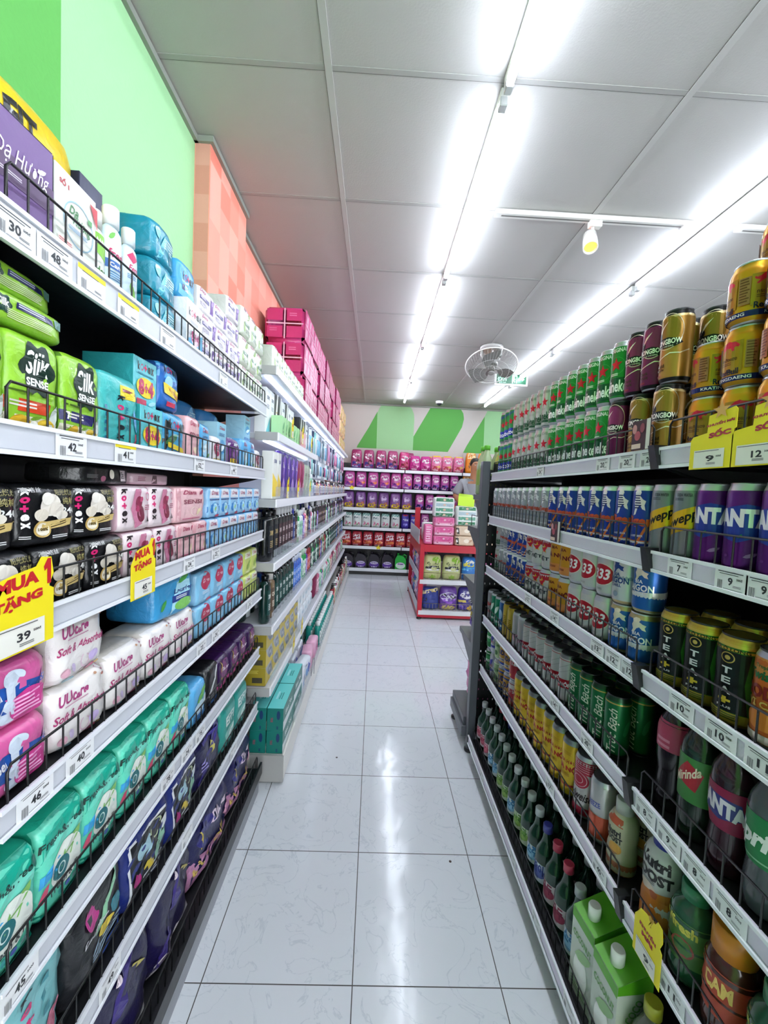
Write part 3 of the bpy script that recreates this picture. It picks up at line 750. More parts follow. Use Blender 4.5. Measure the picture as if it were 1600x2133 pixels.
can('rbull', 'short gold energy can with charging bull', .098, .066, '#cf8f12', RB, neck=('#c9982c', 's'))
can('tigb', 'blue beer can with white tiger', HS, S_, '#1b3d99', [P([(-.5, -.5), (-.4, -.5), (.5, .5), (.38, .5)], .42, .45, .9, .7, '#d0712e'), P(TIGER, 0, .74, .55, .4, '#e9e6df'), L(.0, .74, .26, .22, '#1b2a55', 6), T('Tiger', -.02, .44, 1.1, .2, '#d4582f', b=.04), R(0, .09, 3.12, .14, '#d8d9dc'), R(0, .165, 3.12, .015, '#d0712e'), T('LAGER BEER', 0, .24, .5, .03, '#dfe3ee')], neck=('#dfe0e2', 's'))
can('tigs', 'silver beer can with pale tiger', HS, S_, '#9fa3a8', [P(TIGER, 0, .76, .5, .3, '#e4e5e4'), L(0, .76, .24, .2, '#6c7075', 5), T('Tiger', 0, .47, 1.05, .19, '#b2472f', b=.04), R(0, .1, 3.12, .16, '#c8cacc'), T('CRYSTAL', 0, .3, .55, .05, '#5d6e88')], neck=('#dfe0e2', 's'))
can('schw', 'grey soda can with yellow diagonal banner', HS, S_, '#7d8587', [P([(-.5, -.5), (.5, .05), (.5, .5), (-.5, -.05)], 0, .52, 2.2, .62, '#e2b419'), T('Schweppes', .02, .53, 1.6, .17, '#151515', b=.03, sk=.21), T('SODA WATER', .1, .86, .45, .04, '#3b4244'), L(0, .8, .4, .04, '#4c5355', 2), T('NET 320', -.75, .3, .4, .05, '#2b2f30', a=90)])
can('fanp', 'purple soda can with white block letters', HS, S_, '#5c1677', [P([(-.5, -.3), (0, -.5), (.5, -.2), (.5, .4), (.1, .5), (-.5, .3)], .05, .56, 1.5, .42, '#27409f'), T('FANTA', .05, .62, 1.45, .2, '#f2f1f4', b=.06), P(LEAF, .1, .42, .1, .05, '#27a05a'), P(LEAF, .35, .22, .3, .07, '#a477b8'), E(-.2, .2, .1, .03, '#7c3c95')])
can('saiw', 'white and blue beer can with dragon', .1115, .066, '#c6cac8', [R(0, .74, 3.12, .42, '#8b99a6'), P(TIGER, 0, .78, .5, .25, '#1b3f7e'), T('BIA', 0, .63, .26, .07, '#173a78'), T('SAIGON', 0, .51, .85, .13, '#173a78', b=.03), T('CHILL', 0, .4, .4, .06, '#173a78'), E(0, .22, .2, .12, '#8da0ad')], neck=('#b8a878', 's'))
can('saib', 'blue beer can with white lower part', .1115, .066, '#1d5ba4', [R(0, .21, 3.12, .34, '#d4d6d4'), P([(-.5, -.5), (.5, -.5), (.5, .5)], 0, .42, 3.1, .12, '#d4d6d4'), P(TIGER, 0, .78, .55, .3, '#e0d9c0'), T('BIA', 0, .62, .26, .07, '#f1f1f1'), T('SAIGON', 0, .5, .9, .13, '#f1f1f1', b=.03), T('CHILL', 0, .4, .4, .05, '#dfe7f0')], neck=('#b8a878', 's'))
can('b333', 'white beer can with red oval', .1115, .066, '#c3c4c1', [E(0, .5, .95, .46, '#b51529'), O(0, .5, 1.0, .5, '#e6d7c5', t=.03), T('333', 0, .51, .7, .24, '#f3f1ee', b=.03, i=.2), L(0, .17, .4, .05, '#9a9a98', 2), L(.9, .5, .3, .5, '#a0a09d', 9)])
can('hangd', 'golden beer can with dark letters', .1115, .066, '#cb8f1d', [T('HÀ NỘI', 0, .55, 1.15, .19, '#6b1417', b=.04), T('BIA', 0, .76, .35, .08, '#6b1417'), R(0, .2, 3.12, .22, '#d98a45'), L(0, .22, .5, .06, '#6b1417', 2)])
can('viet', 'white beer can with red top', .1115, .066, '#c7c6c2', [R(0, .79, 3.12, .2, '#b01a2a'), P(STAR, .1, .62, .42, .3, '#e3b52e'), P([(-.5, .5), (0, .1), (.5, .5), (.2, -.5), (-.1, -.1)], 0, .62, .6, .2, '#c71f33'), T('VIỆT', 0, .33, .8, .16, '#17202b', b=.03)], neck2=('#b01a2a', 'c'))
can('teap', 'black and gold oolong tea can', .145, .066, '#3c7a2e', [P([(-.5, -.5), (.5, -.5), (.4, 0), (.5, .5), (-.5, .5), (-.4, 0)], 0, .5, .9, .66, '#101412'), R(0, .9, 3.12, .12, '#c3a43c'), T('TRÀ Ô LONG', 0, .86, .85, .05, '#272010'), O(0, .76, .3, .12, '#c9b05a', t=.08), E(0, .76, .12, .05, '#c9b05a'), T('T', 0, .62, .22, .075, '#e8e9e4', b=.03), T('E', 0, .51, .2, .075, '#e8e9e4', b=.03), T('A', 0, .4, .24, .075, '#e8e9e4', b=.03), T('+', 0, .29, .26, .075, '#e5c53a', b=.06), T('PLUS', 0, .215, .3, .025, '#e8e9e4'), R(0, .115, 3.12, .1, '#a99232'), L(0, .115, .7, .07, '#3c5a1d', 3), P(LEAF, .75, .5, .3, .4, '#6cae4a'), P(LEAF, -.75, .5, .3, .4, '#6cae4a')], neck=('#c9b14a', 's'), lid=DK, neck2=('#d2bb55', 's'))
can('twis', 'orange soda can with cream top', .145, .066, '#cf6a22', [R(0, .84, 3.12, .16, '#d98e3c'), T('Tropicana', 0, .83, .5, .05, '#2c6b2d', b=.02), T('Twister', 0, .75, .85, .1, '#1f6a35', b=.04, i=.2), T('SODA', 0, .58, 1.0, .14, '#8d2318', b=.05), T('VỊ CAM', 0, .45, .8, .09, '#e6c65c', b=.03), E(0, .3, .9, .2, '#e38a34'), R(0, .12, 3.12, .08, '#cfc8b4')], lid=DK)
can('hanw', 'white beer can with red block', HS, S_, '#b4b4b1', [R(0, .885, 3.12, .012, '#a81f2a'), P([(-.5, -.5), (.5, -.3), (.5, .5), (-.5, .35)], .05, .4, 1.1, .22, '#a71526'), T('HÀ NỘI', .05, .4, .85, .12, '#efeeea', b=.03), P([(-.5, -.5), (-.48, -.5), (.5, .48), (.5, .5)], 0, .72, 1.4, .34, '#83837f'), P([(-.5, -.5), (-.48, -.5), (.5, .48), (.5, .5)], .2, .66, 1.4, .3, '#83837f')], lid=DK, neck=('#7f8082', 's'))
can('truc', 'green beer can with script lettering', HS, S_, '#14673a', [R(0, .885, 3.12, .02, '#b99a52'), T('Trúc Bạch', .1, .45, 1.75, .17, '#d6dfc8', a=90, i=.35, b=.01), P(LEAF, .6, .5, .3, .3, '#2d8a52'), L(-.55, .45, .1, .5, '#b8d3bd', 12)], lid=DK, neck=('#2e4a38', 's'))
can('slr', 'slim silver can with red print', HS, S_, '#8d9094', [T('BIA', 0, .55, .5, .12, '#a92a2c', b=.04), L(0, .3, .4, .08, '#a92a2c', 3)], lid=DK)
can('slt', 'slim teal can with pale print', HS, S_, '#12805f', [P(LEAF, 0, .55, .5, .3, '#cfe6da'), R(0, .15, 3.12, .2, '#d8e7e0')], lid=DK)
can('slb', 'slim blue can with pale print', HS, S_, '#2b5f9d', [E(0, .55, .5, .3, '#8fb9dd'), R(0, .15, 3.12, .2, '#d8e7e0')], lid=DK)
can('slg', 'slim gold can', HS, S_, '#b39a36', [L(0, .5, .4, .3, '#7c6414', 6)], lid=DK, neck=('#b39a36', 's'))
can('slm', 'slim white can with maroon base', HS, S_, '#a5a3a8', [R(0, .22, 3.12, .36, '#742040'), T('V', 0, .3, .4, .2, '#d8a0b8', b=.03)], lid=DK)
can('yel', 'tall yellow beer can with red letters', .168, .066, '#d9b42c', [T('BIA HƠI', 0, .62, .62, .07, '#ad3a1e', b=.03), T('HÀ NỘI', 0, .5, 1.05, .13, '#b2281c', b=.05), L(0, .38, .7, .05, '#c08a2a', 2), L(0, .75, .5, .06, '#c89a2a', 3), P([(-.5, .2), (-.3, -.1), (0, -.25), (.3, -.1), (.5, .2), (.5, .05), (.3, -.28), (0, -.42), (-.3, -.28), (-.5, .05)], 0, .27, 1.4, .2, '#a8321e')], neck=('#8f9093', 's'), lid=DK, neck2=('#9b9c9e', 's'))
can('bud', 'tall white and red beer can with crest', .168, .066, '#c4c1c0', [R(0, .82, 3.12, .2, '#a01f35')] + [R(0, .76+.035*q, 3.12, .006, '#d9bcc0') for q in range(5)] + [E(0, .62, .85, .28, '#a01f35'), O(0, .62, .7, .23, '#d7b6b8', t=.03), O(0, .62, .4, .13, '#d7b6b8', t=.05), T('Budweiser', .05, .36, 1.35, .14, '#26221f', b=.02, i=.4), R(0, .13, 3.12, .12, '#a01f35')], lid=DK)
can('whor', 'tall white can with orange base', .16, .066, '#bfbdbd', [R(0, .25, 3.12, .3, '#c4573c'), P([(-.5, -.5), (.5, -.5), (.5, .5), (-.2, .2)], 0, .42, 2.0, .1, '#c4573c'), T('BREEZE', -.1, .6, .6, .08, '#5a64a8', b=.03, a=8)], lid=DK)
can('grn5', 'small green beer can', .1115, .066, '#1d6e38', [E(0, .5, .7, .4, '#3a9455'), T('BEER', 0, .5, .5, .1, '#e8efe6', b=.03), R(0, .8, 3.12, .03, '#cfd8cf')])
can('wbl', 'small white and blue can', .1115, .066, '#b7bac6', [R(0, .22, 3.12, .3, '#3438a0'), P(LEAF, 0, .6, .5, .4, '#3b3f9e'), T('ZERO', 0, .5, .5, .1, '#9a2c36', b=.02)])
can('lgr', 'wide pale green can', .1115, .067, '#9fb78c', [E(0, .3, .3, .2, '#3c6a3a'), T('AROMA', 0, .6, .8, .12, '#557d4a', b=.03), R(0, .86, 3.12, .03, '#dfe6d8')])
can('huda', 'gold and blue beer can', .1115, .066, '#b9883a', [R(0, .83, 3.12, .15, '#23408f'), T('HUDA', 0, .55, .9, .2, '#20306c', b=.04), R(0, .28, 3.12, .12, '#cfc7b0'), T('BEER', 0, .28, .5, .07, '#20306c'), R(0, .13, 3.12, .08, '#23408f')])
can('ruby', 'red can with white top', .1115, .066, '#a02a35', [R(0, .72, 3.12, .3, '#c9c3bd'), T('RUBY', 0, .64, .8, .14, '#9c1f2b', b=.04), T('red', 0, .2, .3, .1, '#e2b64a')])

# ---- bottles
def bottle(key, look, prof, parts_mat, ds, cap, dia, h, cat='bottle', name='drink_bottle', fin='g', sx=1, sy=1, seg=22, label=None, extra=None, lname='label'):
    """prof lathe list; label = (z0, z1, colour) own part wrapped round the body; cap = (r, z0, z1, colour)"""
    b = MB(); b.lathe(prof, parts_mat, seg, sx=sx, sy=sy)
    pr = [(p[0], p[1]) for p in prof]; parts = [('body', b)]
    if label:
        z0, z1, c = label; l = MB(); n = 6
        zs = [z0+(z1-z0)*i/n for i in range(n+1)]
        l.lathe([(interp(pr, z)+.0006, z) for z in zs], (c, 'b') if isinstance(c, str) else c, seg, sx=sx, sy=sy, cap=False)
        wrap(l, pr, ds, 'b', dia, h, sx, sy, o0=.0008); parts.append((lname, l))
    else: wrap(b, pr, ds, 'b', dia, h, sx, sy, o0=.0006)
    if cap:
        c = MB(); r, z0, z1, cc = cap; c.lathe([(r, z0), (r, z1-.002), (r*.9, z1)], (cc, 'x') if isinstance(cc, str) else cc, 18); parts.append(('cap', c))
    if extra: parts += extra
    kind(key, name, cat, look, parts)
GG = glass('green_glass', '#1b4a35', .06, None, 1.5)
def liquid(col): return (col, 'g')
def soju(key, look, lab, t, tc, capc, low):
    h = .215; pr = [(.026, 0), (.032, .006), (.033, .02), (.033, .115), (.03, .13), (.018, .152), (.0135, .17), (.0125, .20), (.0145, .202), (.0145, .208)]
    bottle(key, look, pr, ('#0e3324', 'g'), [E(0, .30, .8, .16, low, fin='b'), T(t, 0, .36, .62, .16, tc, b=.04), L(0, .22, .4, .04, tc, 2)], (.0148, .19, .215, capc), .066, h, label=(.035, .095, lab), name='glass_bottle')
soju('sojw', 'green glass bottle with white label', '#c7cfd2', '소주', '#2f6f9d', '#b9bfc0', '#8fc0dc')
soju('sojr', 'green glass bottle with maroon print label', '#cdc3c6', '자두', '#7b2440', '#b53a52', '#a04058')
soju('sojp', 'green glass bottle with pink fruit label', '#d4c2c8', '딸기', '#a3284a', '#bfc0c4', '#d06a80')
soju('sojg', 'green glass bottle with green leaf label', '#c4ceb8', '사과', '#4e7f2c', '#a9b2ac', '#8fb55a')
soju('sojb', 'green glass bottle with blue swirl label', '#c3cdd6', '참이', '#27387e', '#3a3f8e', '#5664a8')
def pet(key, look, body, lab, ds, capc, h=.225, r=.032, waist=True, l0=.10, l1=.155):
    pr = [(r*.8, 0), (r*.95, .008), (r, .03), (r*.88 if waist else r, .075), (r, .10), (r, .155), (r*.92, .17), (r*.55, .195), (r*.42, .205), (r*.42, .215)]
    pr = [(a, b*h/.225) for a, b in pr]
    bottle(key, look, pr, (body, 'g'), ds, (r*.46, h-.018, h, capc), 2*r, h, label=(l0*h/.225, l1*h/.225, lab), name='plastic_bottle')
pet('cola', 'dark cola bottle with pink label', '#141014', '#a83a58', [L(0, .58, .6, .1, '#c77a90', 2)], '#7d2038', l0=.12, l1=.175)
pet('miri', 'dark green bottle with red patch label', '#12251a', '#3c7a3c', [P([(-.5, -.2), (0, .5), (.5, .2), (.3, -.5)], 0, .52, .8, .22, '#a8222e'), T('Mirinda', 0, .52, .7, .08, '#e8d9c0', b=.03, sk=.2), L(.7, .5, .3, .15, '#8abf6a', 4)], '#a8222e', l0=.07, l1=.15, waist=False)
pet('fanr', 'plum soda bottle with magenta label', '#2a0d18', '#8b1740', [P([(-.5, -.3), (0, -.5), (.5, -.2), (.4, .4), (-.3, .5)], 0, .5, 1.1, .18, '#2a2f78'), T('FANTA', 0, .51, 1.15, .12, '#d8d2dc', b=.06, sk=-.05)], '#16131a', l0=.075, l1=.145)
pet('spri', 'clear soda bottle with green label', '#4d5458', '#1f7d46', [T('Sprite', 0, .5, 1.3, .17, '#e4ece4', b=.05, i=.2), R(0, .37, 3.1, .012, '#8cc49c')], '#1f7d46', l0=.075, l1=.15)
pr = [(.026, 0), (.031, .006), (.031, .05), (.028, .065), (.031, .085), (.031, .115), (.024, .13), (.017, .135), (.017, .14)]
bottle('nuts', 'small cream yoghurt drink bottle with white cap', pr, ('#bdb89c', 'b'), [P([(-.5, -.3), (.5, -.5), (.5, .3), (-.5, .5)], 0, .74, .7, .12, '#c4593a'), T('Nutri', 0, .58, .6, .1, '#222', b=.04), T('BOOST', 0, .48, .7, .09, '#222', b=.04), E(.1, .36, .5, .14, '#d9a04a'), R(0, .1, 3.1, .16, '#a86a4a'), L(0, .28, .5, .06, '#8c6d6a', 3)], (.0185, .135, .165, '#b9bbb6'), .062, .165, name='plastic_bottle')
pr = [(.03, 0), (.036, .006), (.036, .06), (.033, .08), (.036, .1), (.036, .15), (.03, .165), (.021, .172), (.021, .178)]
bottle('nutb', 'large white yoghurt drink bottle with blue cap', pr, ('#b9bcba', 'b'), [T('Nutri', 0, .74, .95, .12, '#1c1c1e', b=.05), T('BOOST', 0, .6, 1.1, .11, '#1c1c1e', b=.05), P([(-.5, -.5), (.5, -.5), (.5, .3), (.2, .5), (-.3, .2), (-.5, .35)], 0, .28, 2.4, .42, '#bd7023'), E(-.1, .46, .5, .12, '#c9b8a8'), E(.1, .42, .25, .08, '#a0522c'), L(0, .53, .6, .03, '#555', 2)], (.0225, .172, .2, '#202a8c'), .072, .2, name='plastic_bottle')
pr = [(.03, 0), (.035, .006), (.037, .03), (.034, .05), (.037, .07), (.034, .09), (.037, .11), (.03, .13), (.02, .14), (.02, .15)]
bottle('aloe', 'ribbed green juice bottle with fruit label', pr, ('#24533a', 'g'), [T('Vfresh', 0, .6, .8, .12, '#c9c44a', b=.04), E(.1, .4, .5, .2, '#9c4a3a')], (.022, .145, .17, '#2f7a55'), .074, .17, name='plastic_bottle', label=(.04, .115, '#4c7a3c'))
bottle('oran', 'juice bottle with round orange cap', pr, ('#4a2014', 'g'), [T('CAM', 0, .5, .6, .14, '#e8c46a', b=.04)], (.03, .135, .18, '#c47a1c'), .074, .18, name='plastic_bottle', label=(.04, .115, '#b5452a'))
pr = [(.032, 0), (.038, .008), (.038, .1), (.036, .125), (.028, .155), (.014, .185), (.0135, .205)]
bottle('lemo', 'lemon drink bottle with yellow label', pr, ('#4b4e3c', 'g'), [R(0, .58, 3.1, .1, '#1d2313'), T('C CHANH', 0, .59, 1.15, .08, '#cfc95a', b=.05), L(0, .45, .9, .09, '#4e5a1c', 3), T('MUỐI', 0, .33, .7, .08, '#39461a', b=.03), O(.75, .47, .25, .09, '#5c6630', t=.1)], (.0155, .195, .22, '#a9a832'), .076, .22, name='plastic_bottle', label=(.03, .14, '#b3ad3a'))
# milk-style carton with slanted green top and round cap
def tetra(key, look):
    m = MB(); w2, d2, h = .036, .036, .205
    vs = [(-w2, -d2, 0), (w2, -d2, 0), (w2, d2, 0), (-w2, d2, 0), (-w2, -d2, .182), (w2, -d2, .182), (w2, d2, h), (-w2, d2, h)]
    m.add(vs, [(3, 2, 1, 0), (0, 1, 5, 4), (1, 2, 6, 5), (2, 3, 7, 6), (3, 0, 4, 7)], ('#c2cbbd', 'x')); m.add(vs, [(4, 5, 6, 7)], ('#58a81f', 'x'))
    for s in (-1, 1):
        m.add([(s*(w2+.0004), -d2*s, .165), (s*(w2+.0004), d2*s, .165), (s*(w2+.0004), d2*s, h if s > 0 else .182), (s*(w2+.0004), -d2*s, .182 if s > 0 else h)], [(0, 1, 2, 3)], ('#58a81f', 'x'))
        for i, d in enumerate([T('COCO', 0, .13, .05, .018, '#6fa05c', b=.03, a=60*s), E(0, .05, .04, .06, '#e6e9e0'), P(LEAF, 0, .1, .05, .05, '#8fb77c'), L(0, .03, .05, .03, '#7da06e', 4)]):
            decal(m, d, lambda x, z, o, s=s: (s*(w2+o), x*s, z), .0006+.0002*i, None, 'x')
    for i, d in enumerate([R(0, .17, .072, .022, '#58a81f'), T('COCONUT', 0, .13, .06, .015, '#5f9a4a', b=.03), E(0, .06, .045, .08, '#eceee6'), P(LEAF, .005, .1, .05, .04, '#8fb77c'), L(0, .02, .055, .02, '#7da06e', 3)]):
        decal(m, d, lambda x, z, o: (x, -d2-o, z), .0006+.0002*i, None, 'x')
    b = m; c = MB(); c.lathe([(.013, .18), (.013, .212), (.011, .216)], ('#e6e9e2', 'g'), 20, 0, -.012)
    kind(key, 'drink_carton', 'carton', look, [('body', b), ('cap', c)])
tetra('coco', 'white and green coconut carton with white cap')

# ------------------------------------------------------------------ right gondola stock
RR = -pi/2
def row(keys, y0, pitch, x, z, where, a=.35, ja=.25, jx=.0015, rz=RR, **k):
    y = y0
    for s in keys:
        if s: put(s, x + RND.uniform(-jx, jx), y + RND.uniform(-jx, jx)*.6, z, rz + a + RND.uniform(-ja, ja), where, **k)
        y += pitch
def seq(*p):
    o = []
    for k, n in p: o += [k]*n
    return o
W = 'top right shelf'
Z = 1.4185
# lower layer, upper layer
U_ = 'front upper layer, top right shelf'; D_ = 'front lower layer, top right shelf'
row(seq(('bowg', 1)), .84, .06, .60, Z, D_, a=.3); row(seq(('bowg', 1)), .922, .06, .604, Z, D_, a=.3)
row(seq(('bowd', 1), ('hein', 6), ('heins', 6), ('hein0', 3)), 1.0, .0597, .599, Z, D_, a=.3, jx=.001)
row(seq(('bowg', 1), ('bowd', 2), ('hein', 7), ('heins', 6), ('hein0', 3)), .832, .0597, .602, Z+.146, U_, a=.3, jx=.001)
row(seq(('bowg', 2), ('bowd', 2), ('hein', 6), ('heins', 6), ('hein0', 2)), .84, .0597, .665, Z, 'rear lower layer, top right shelf', a=.3, jx=.001)
row(seq(('bowg', 1), ('bowg', 1), ('bowd', 2), ('hein', 6), ('heins', 6), ('hein0', 2)), .812, .0603, .664, Z+.146, 'rear upper layer, top right shelf', a=.3, jx=.001)
put('rbull', .612, .748, Z, RR+.3, 'beside promo tag, top right shelf', order=0); put('rbull', .615, .75, Z+.0988, RR+1.4, 'beside promo tag, top right shelf', order=1)
for x, y, n in ((.606, .673, 3), (.603, .60, 3), (.682, .70, 4), (.682, .63, 4), (.678, .557, 4)):
    for q in range(n):
        put('rbull', x+RND.uniform(-.002, .002), y+RND.uniform(-.002, .002), Z+.0988*q, RR+RND.uniform(-.5, .9), 'stacked at near end, top right shelf', order=y+q*.001+x*.0001)
put('bowg', .728, .83, Z, RR+.2, 'third row, top right shelf')
Z = 1.2135
row(seq(('schw', 2), ('tigb', 8), ('tigs', 10)), .755, .0622, .598, Z, 'second right shelf', a=.3, ja=.2)
row(seq(('fanp', 4)), .512, .0622, .598, Z, 'second right shelf', a=.25, ja=.1)
row(seq(('tigb', 8), ('tigs', 10)), .88, .0622, .664, Z, 'rear row, second right shelf', a=.3)
row(seq(('fanp', 3), ('schw', 2)), .54, .0655, .664, Z, 'rear row, second right shelf', a=.3)
Z = .9705
L2 = seq(('saib', 2), ('b333', 3), ('hangd', 2), ('viet', 3), ('tigb', 4), ('tigs', 2), ('heins', 1))
def mixed(keys, y0, x, z, layers, where, a=.25):
    y = y0
    for k_ in keys:
        slim = k_ in ('tigb', 'tigs', 'heins'); p = .0655 if not slim else .052
        for q in range(layers):
            sc = (.78, .78, .77) if slim else None
            kk = k_
            if q == 1 and k_ == 'saib' and y > .9: kk = 'saiw'
            put(kk, x+RND.uniform(-.003, .003), y, z+q*.1118, RR+a+RND.uniform(-.25, .25), '%s, %s' % (['lower layer', 'upper layer'][q], where), sc=sc)
        y += p + .0045
mixed(L2, .862, .604, Z, 2, 'third right shelf')
row(seq(('twis', 2), ('teap', 3)), .495, .0675, .604, Z, 'third right shelf', a=.25, ja=.12)
row(seq(('twis', 2), ('teap', 3)),   .485, .068, .678, Z, 'rear row, third right shelf', a=.25, ja=.12)
Z = .7235
row(seq(('truc', 4), ('hanw', 6), ('slm', 2), ('slg', 2), ('slb', 1), ('slt', 2), ('slr', 1)), .925, .0592, .598, Z, 'fourth right shelf', a=.3, ja=.3)
row(seq(('truc', 4), ('hanw', 6), ('slm', 2), ('slg', 2), ('slb', 1), ('slt', 2), ('slr', 1)), .93, .0592, .66, Z, 'rear row, fourth right shelf', a=.3, ja=.3)
put('cola', .615, .762, Z, RR+.3, 'fourth right shelf'); put('miri', .61, .695, Z, RR+.2, 'fourth right shelf')
put('fanr', .61, .628, Z, RR+.25, 'fourth right shelf'); put('spri', .61, .56, Z, RR+.2, 'fourth right shelf'); put('cola', .61, .492, Z, RR+.2, 'fourth right shelf')
row(['miri', 'fanr', 'spri'], .60, .07, .685, Z, 'rear row, fourth right shelf')
Z = .4755
for k_, y in (('bud', 1.045), ('whor', .965), ('nuts', .885), ('nutb', .755), ('aloe', .678), ('oran', .60), ('aloe', .522)):
    put(k_, .607, y, Z, RR+.3+RND.uniform(-.1, .1), 'fifth right shelf')
for k_, y in (('whor', .99), ('nuts', .90), ('aloe', .722), ('bud', 1.06)):
    put(k_, .675, y, Z, RR+.3, 'rear row, fifth right shelf')
row(['yel']*7, 1.118, .067, .605, Z, 'fifth right shelf', a=.3, ja=.2)
row(['yel']*7, 1.13, .068, .675, Z, 'rear row, fifth right shelf', a=.3, ja=.2)
y = 1.588
for k_, n in (('ruby', 1), ('huda', 2), ('lgr', 1), ('wbl', 1), ('grn5', 1)):
    for i in range(n):
        for q in range(2):
            hh = .1118
            put(k_, .606, y, Z+q*hh, RR+.3+RND.uniform(-.3, .3), '%s, fifth right shelf' % ['lower layer', 'upper layer'][q], sc=None)
        y += .0662 if k_ != 'ruby' else .068
Z = .1005
BOT = ['sojb', 'sojw', 'sojr', 'sojr', 'sojb', 'sojw', 'sojg', 'sojg', 'sojg', 'sojw', 'sojg', 'sojb', 'sojw', 'sojr', 'sojp', 'sojr', 'sojp']
BOT = ['sojw', 'sojr', 'sojr', 'sojb', 'sojw', 'sojg', 'sojg', 'sojw', 'sojg', 'sojg', 'sojw', 'sojw', 'sojp', 'sojp', 'sojp']
row(BOT, 1.005, .0665, .588, Z, 'bottom right shelf', a=.4, ja=.25, s=.96)
row(BOT[::-1], 1.03, .0665, .66, Z, 'rear row, bottom right shelf', a=.4, ja=.25, s=.96)
row(BOT, 1.005, .0665, .732, Z, 'last row, bottom right shelf', a=.4, ja=.25, s=.96)
put('coco', .592, .925, Z, RR+.12, 'bottom right shelf', s=1.12); put('coco', .592, .83, Z, RR+.08, 'bottom right shelf', s=1.12)
put('lemo', .60, .745, Z, RR+.3, 'bottom right shelf', s=1.05); put('lemo', .60, .655, Z, RR+.2, 'bottom right shelf', s=1.05)

# ------------------------------------------------------------------ hygiene goods, left gondola
def pk(key, look, w_, d_, h_, col, ds=(), name='soft_pack', cat='pack', **k):
    kind(key, name, cat, look, [('body', pack(w_, d_, h_, col, ds, **k))])
def bx(key, look, w_, d_, h_, col, ds=(), name='product_box', cat='box', **k):
    kind(key, name, cat, look, [('body', carton(w_, d_, h_, col, ds, **k))])
def KOT(cx, cz, w_, h_, c='#151515', **e):   # wordmark with the red o and plus
    q = [T('k', cx-w_*.41, cz, w_*.13, h_*1.25, c, b=.04, **e), O(cx-w_*.23, cz-h_*.08, w_*.17, h_, '#c21d58', t=.13), P([(-.5, -.14), (-.14, -.14), (-.14, -.5), (.14, -.5), (.14, -.14), (.5, -.14), (.5, .14), (.14, .14), (.14, .5), (-.14, .5), (-.14, .14), (-.5, .14)], cx-w_*.02, cz, w_*.19, h_*1.05, '#c21d58'),
         T('e', cx+w_*.2, cz-h_*.08, w_*.17, h_, c, b=.04, **e), T('x', cx+w_*.4, cz-h_*.08, w_*.18, h_, c, b=.04, **e)]
    return q
def KOTV(cx, cz, w_, h_, c='#f2f2f2'):      # the same wordmark running downwards (w_ = length down, h_ = letter height)
    out = []
    for ch, k_, col in (('k', .42, c), ('o', .23, '#d12a70'), ('+', .02, '#d12a70'), ('e', -.2, c), ('x', -.4, c)):
        out.append(T(ch, cx, cz+w_*k_, h_, w_*.16, col, b=.05, a=-90) if 0 else T(ch, cx, cz+w_*k_, w_*.15, h_, col, b=.05, a=-90))
    return out
# boxes and bottles on the top deck
bx('dahp', 'purple soap box with pale script', .17, .07, .135, '#6b4a86', [P([(-.5, -.5), (.5, -.5), (.5, -.1), (.1, -.3), (-.3, .2), (-.5, .5)], 0, .16, 1, .32, '#e6e4e8'), R(0, .5, 1, .25, '#52355f'), T('Dạ Hương', .22, .62, .46, .2, '#f0ecf2', i=.35, b=.0), L(.1, .45, .5, .04, '#d8cfe0', 2), P(LEAF, .38, .7, .08, .08, '#efe9f2'), E(.3, .12, .12, .16, '#ddc37a')], side='#55575e', topc='#8a8a90', left=[L(0, .5, .6, .6, '#bbb', 8)])
bx('dahw', 'white soap box with blue circle', .09, .06, .135, '#dfe2d9', [T('SỐ 1', -.3, .86, .22, .08, '#b3202c', b=.05), O(.05, .52, .75, .5, '#8fb8cc', t=.03), T('Dạ', -.08, .63, .22, .12, '#2c7a3c', i=.3), T('Hương', .12, .54, .45, .13, '#2c7a3c', i=.3), L(.05, .44, .5, .05, '#5b94b8', 3), R(-.28, .2, .34, .14, '#e9dcd4'), L(-.28, .2, .3, .1, '#c66', 4), P([(0, .5), (.15, 0), (.5, .3), (.2, -.5), (-.2, -.5), (-.5, .2), (-.15, 0)], .25, .12, .26, .16, '#3a6a3a'), P([(-.5, .5), (.5, .5), (.5, -.5)], .4, .78, .2, .24, '#c42a35'), R(.3, .67, .1, .06, '#3f9a4a')])
def squeeze(key, look, h, r, col, ds, capc, sy=.6):
    pr = [(r*.9, 0), (r, .006), (r, h*.62), (r*.9, h*.74), (r*.55, h*.8), (r*.55, h*.82)]
    bottle(key, look, pr, (col, 'b'), ds, (r*.62, h*.8, h, capc), 2*r, h, name='wash_bottle', sx=1, sy=sy)
squeeze('wagr', 'green and white wash bottle', .135, .02, '#dfe4dc', [R(0, .62, 3.1, .2, '#7fbf3a'), P([(-.5, .5), (.5, .5), (.2, -.5)], 0, .5, 2, .2, '#7fbf3a'), T('Odor', 0, .27, .8, .1, '#3c7a2c', b=.03), R(0, .12, 3.1, .18, '#8cc63f'), L(0, .12, .7, .1, '#eef', 2)], '#e9ebe6')
squeeze('wabl', 'pale blue wash bottle with white cap', .165, .022, '#cfe4ea', [P(LEAF, -.2, .68, .3, .1, '#6ab04a'), T('Ziaja' if 0 else 'fresh', .1, .5, .9, .09, '#b82a5a', b=.03), R(0, .38, 1.2, .09, '#2c62a8'), T('Care', 0, .38, .6, .05, '#eee', b=.03), L(0, .26, .7, .1, '#4a86b8', 4), R(0, .08, 3.1, .14, '#8cc4d8')], '#eef0f0')
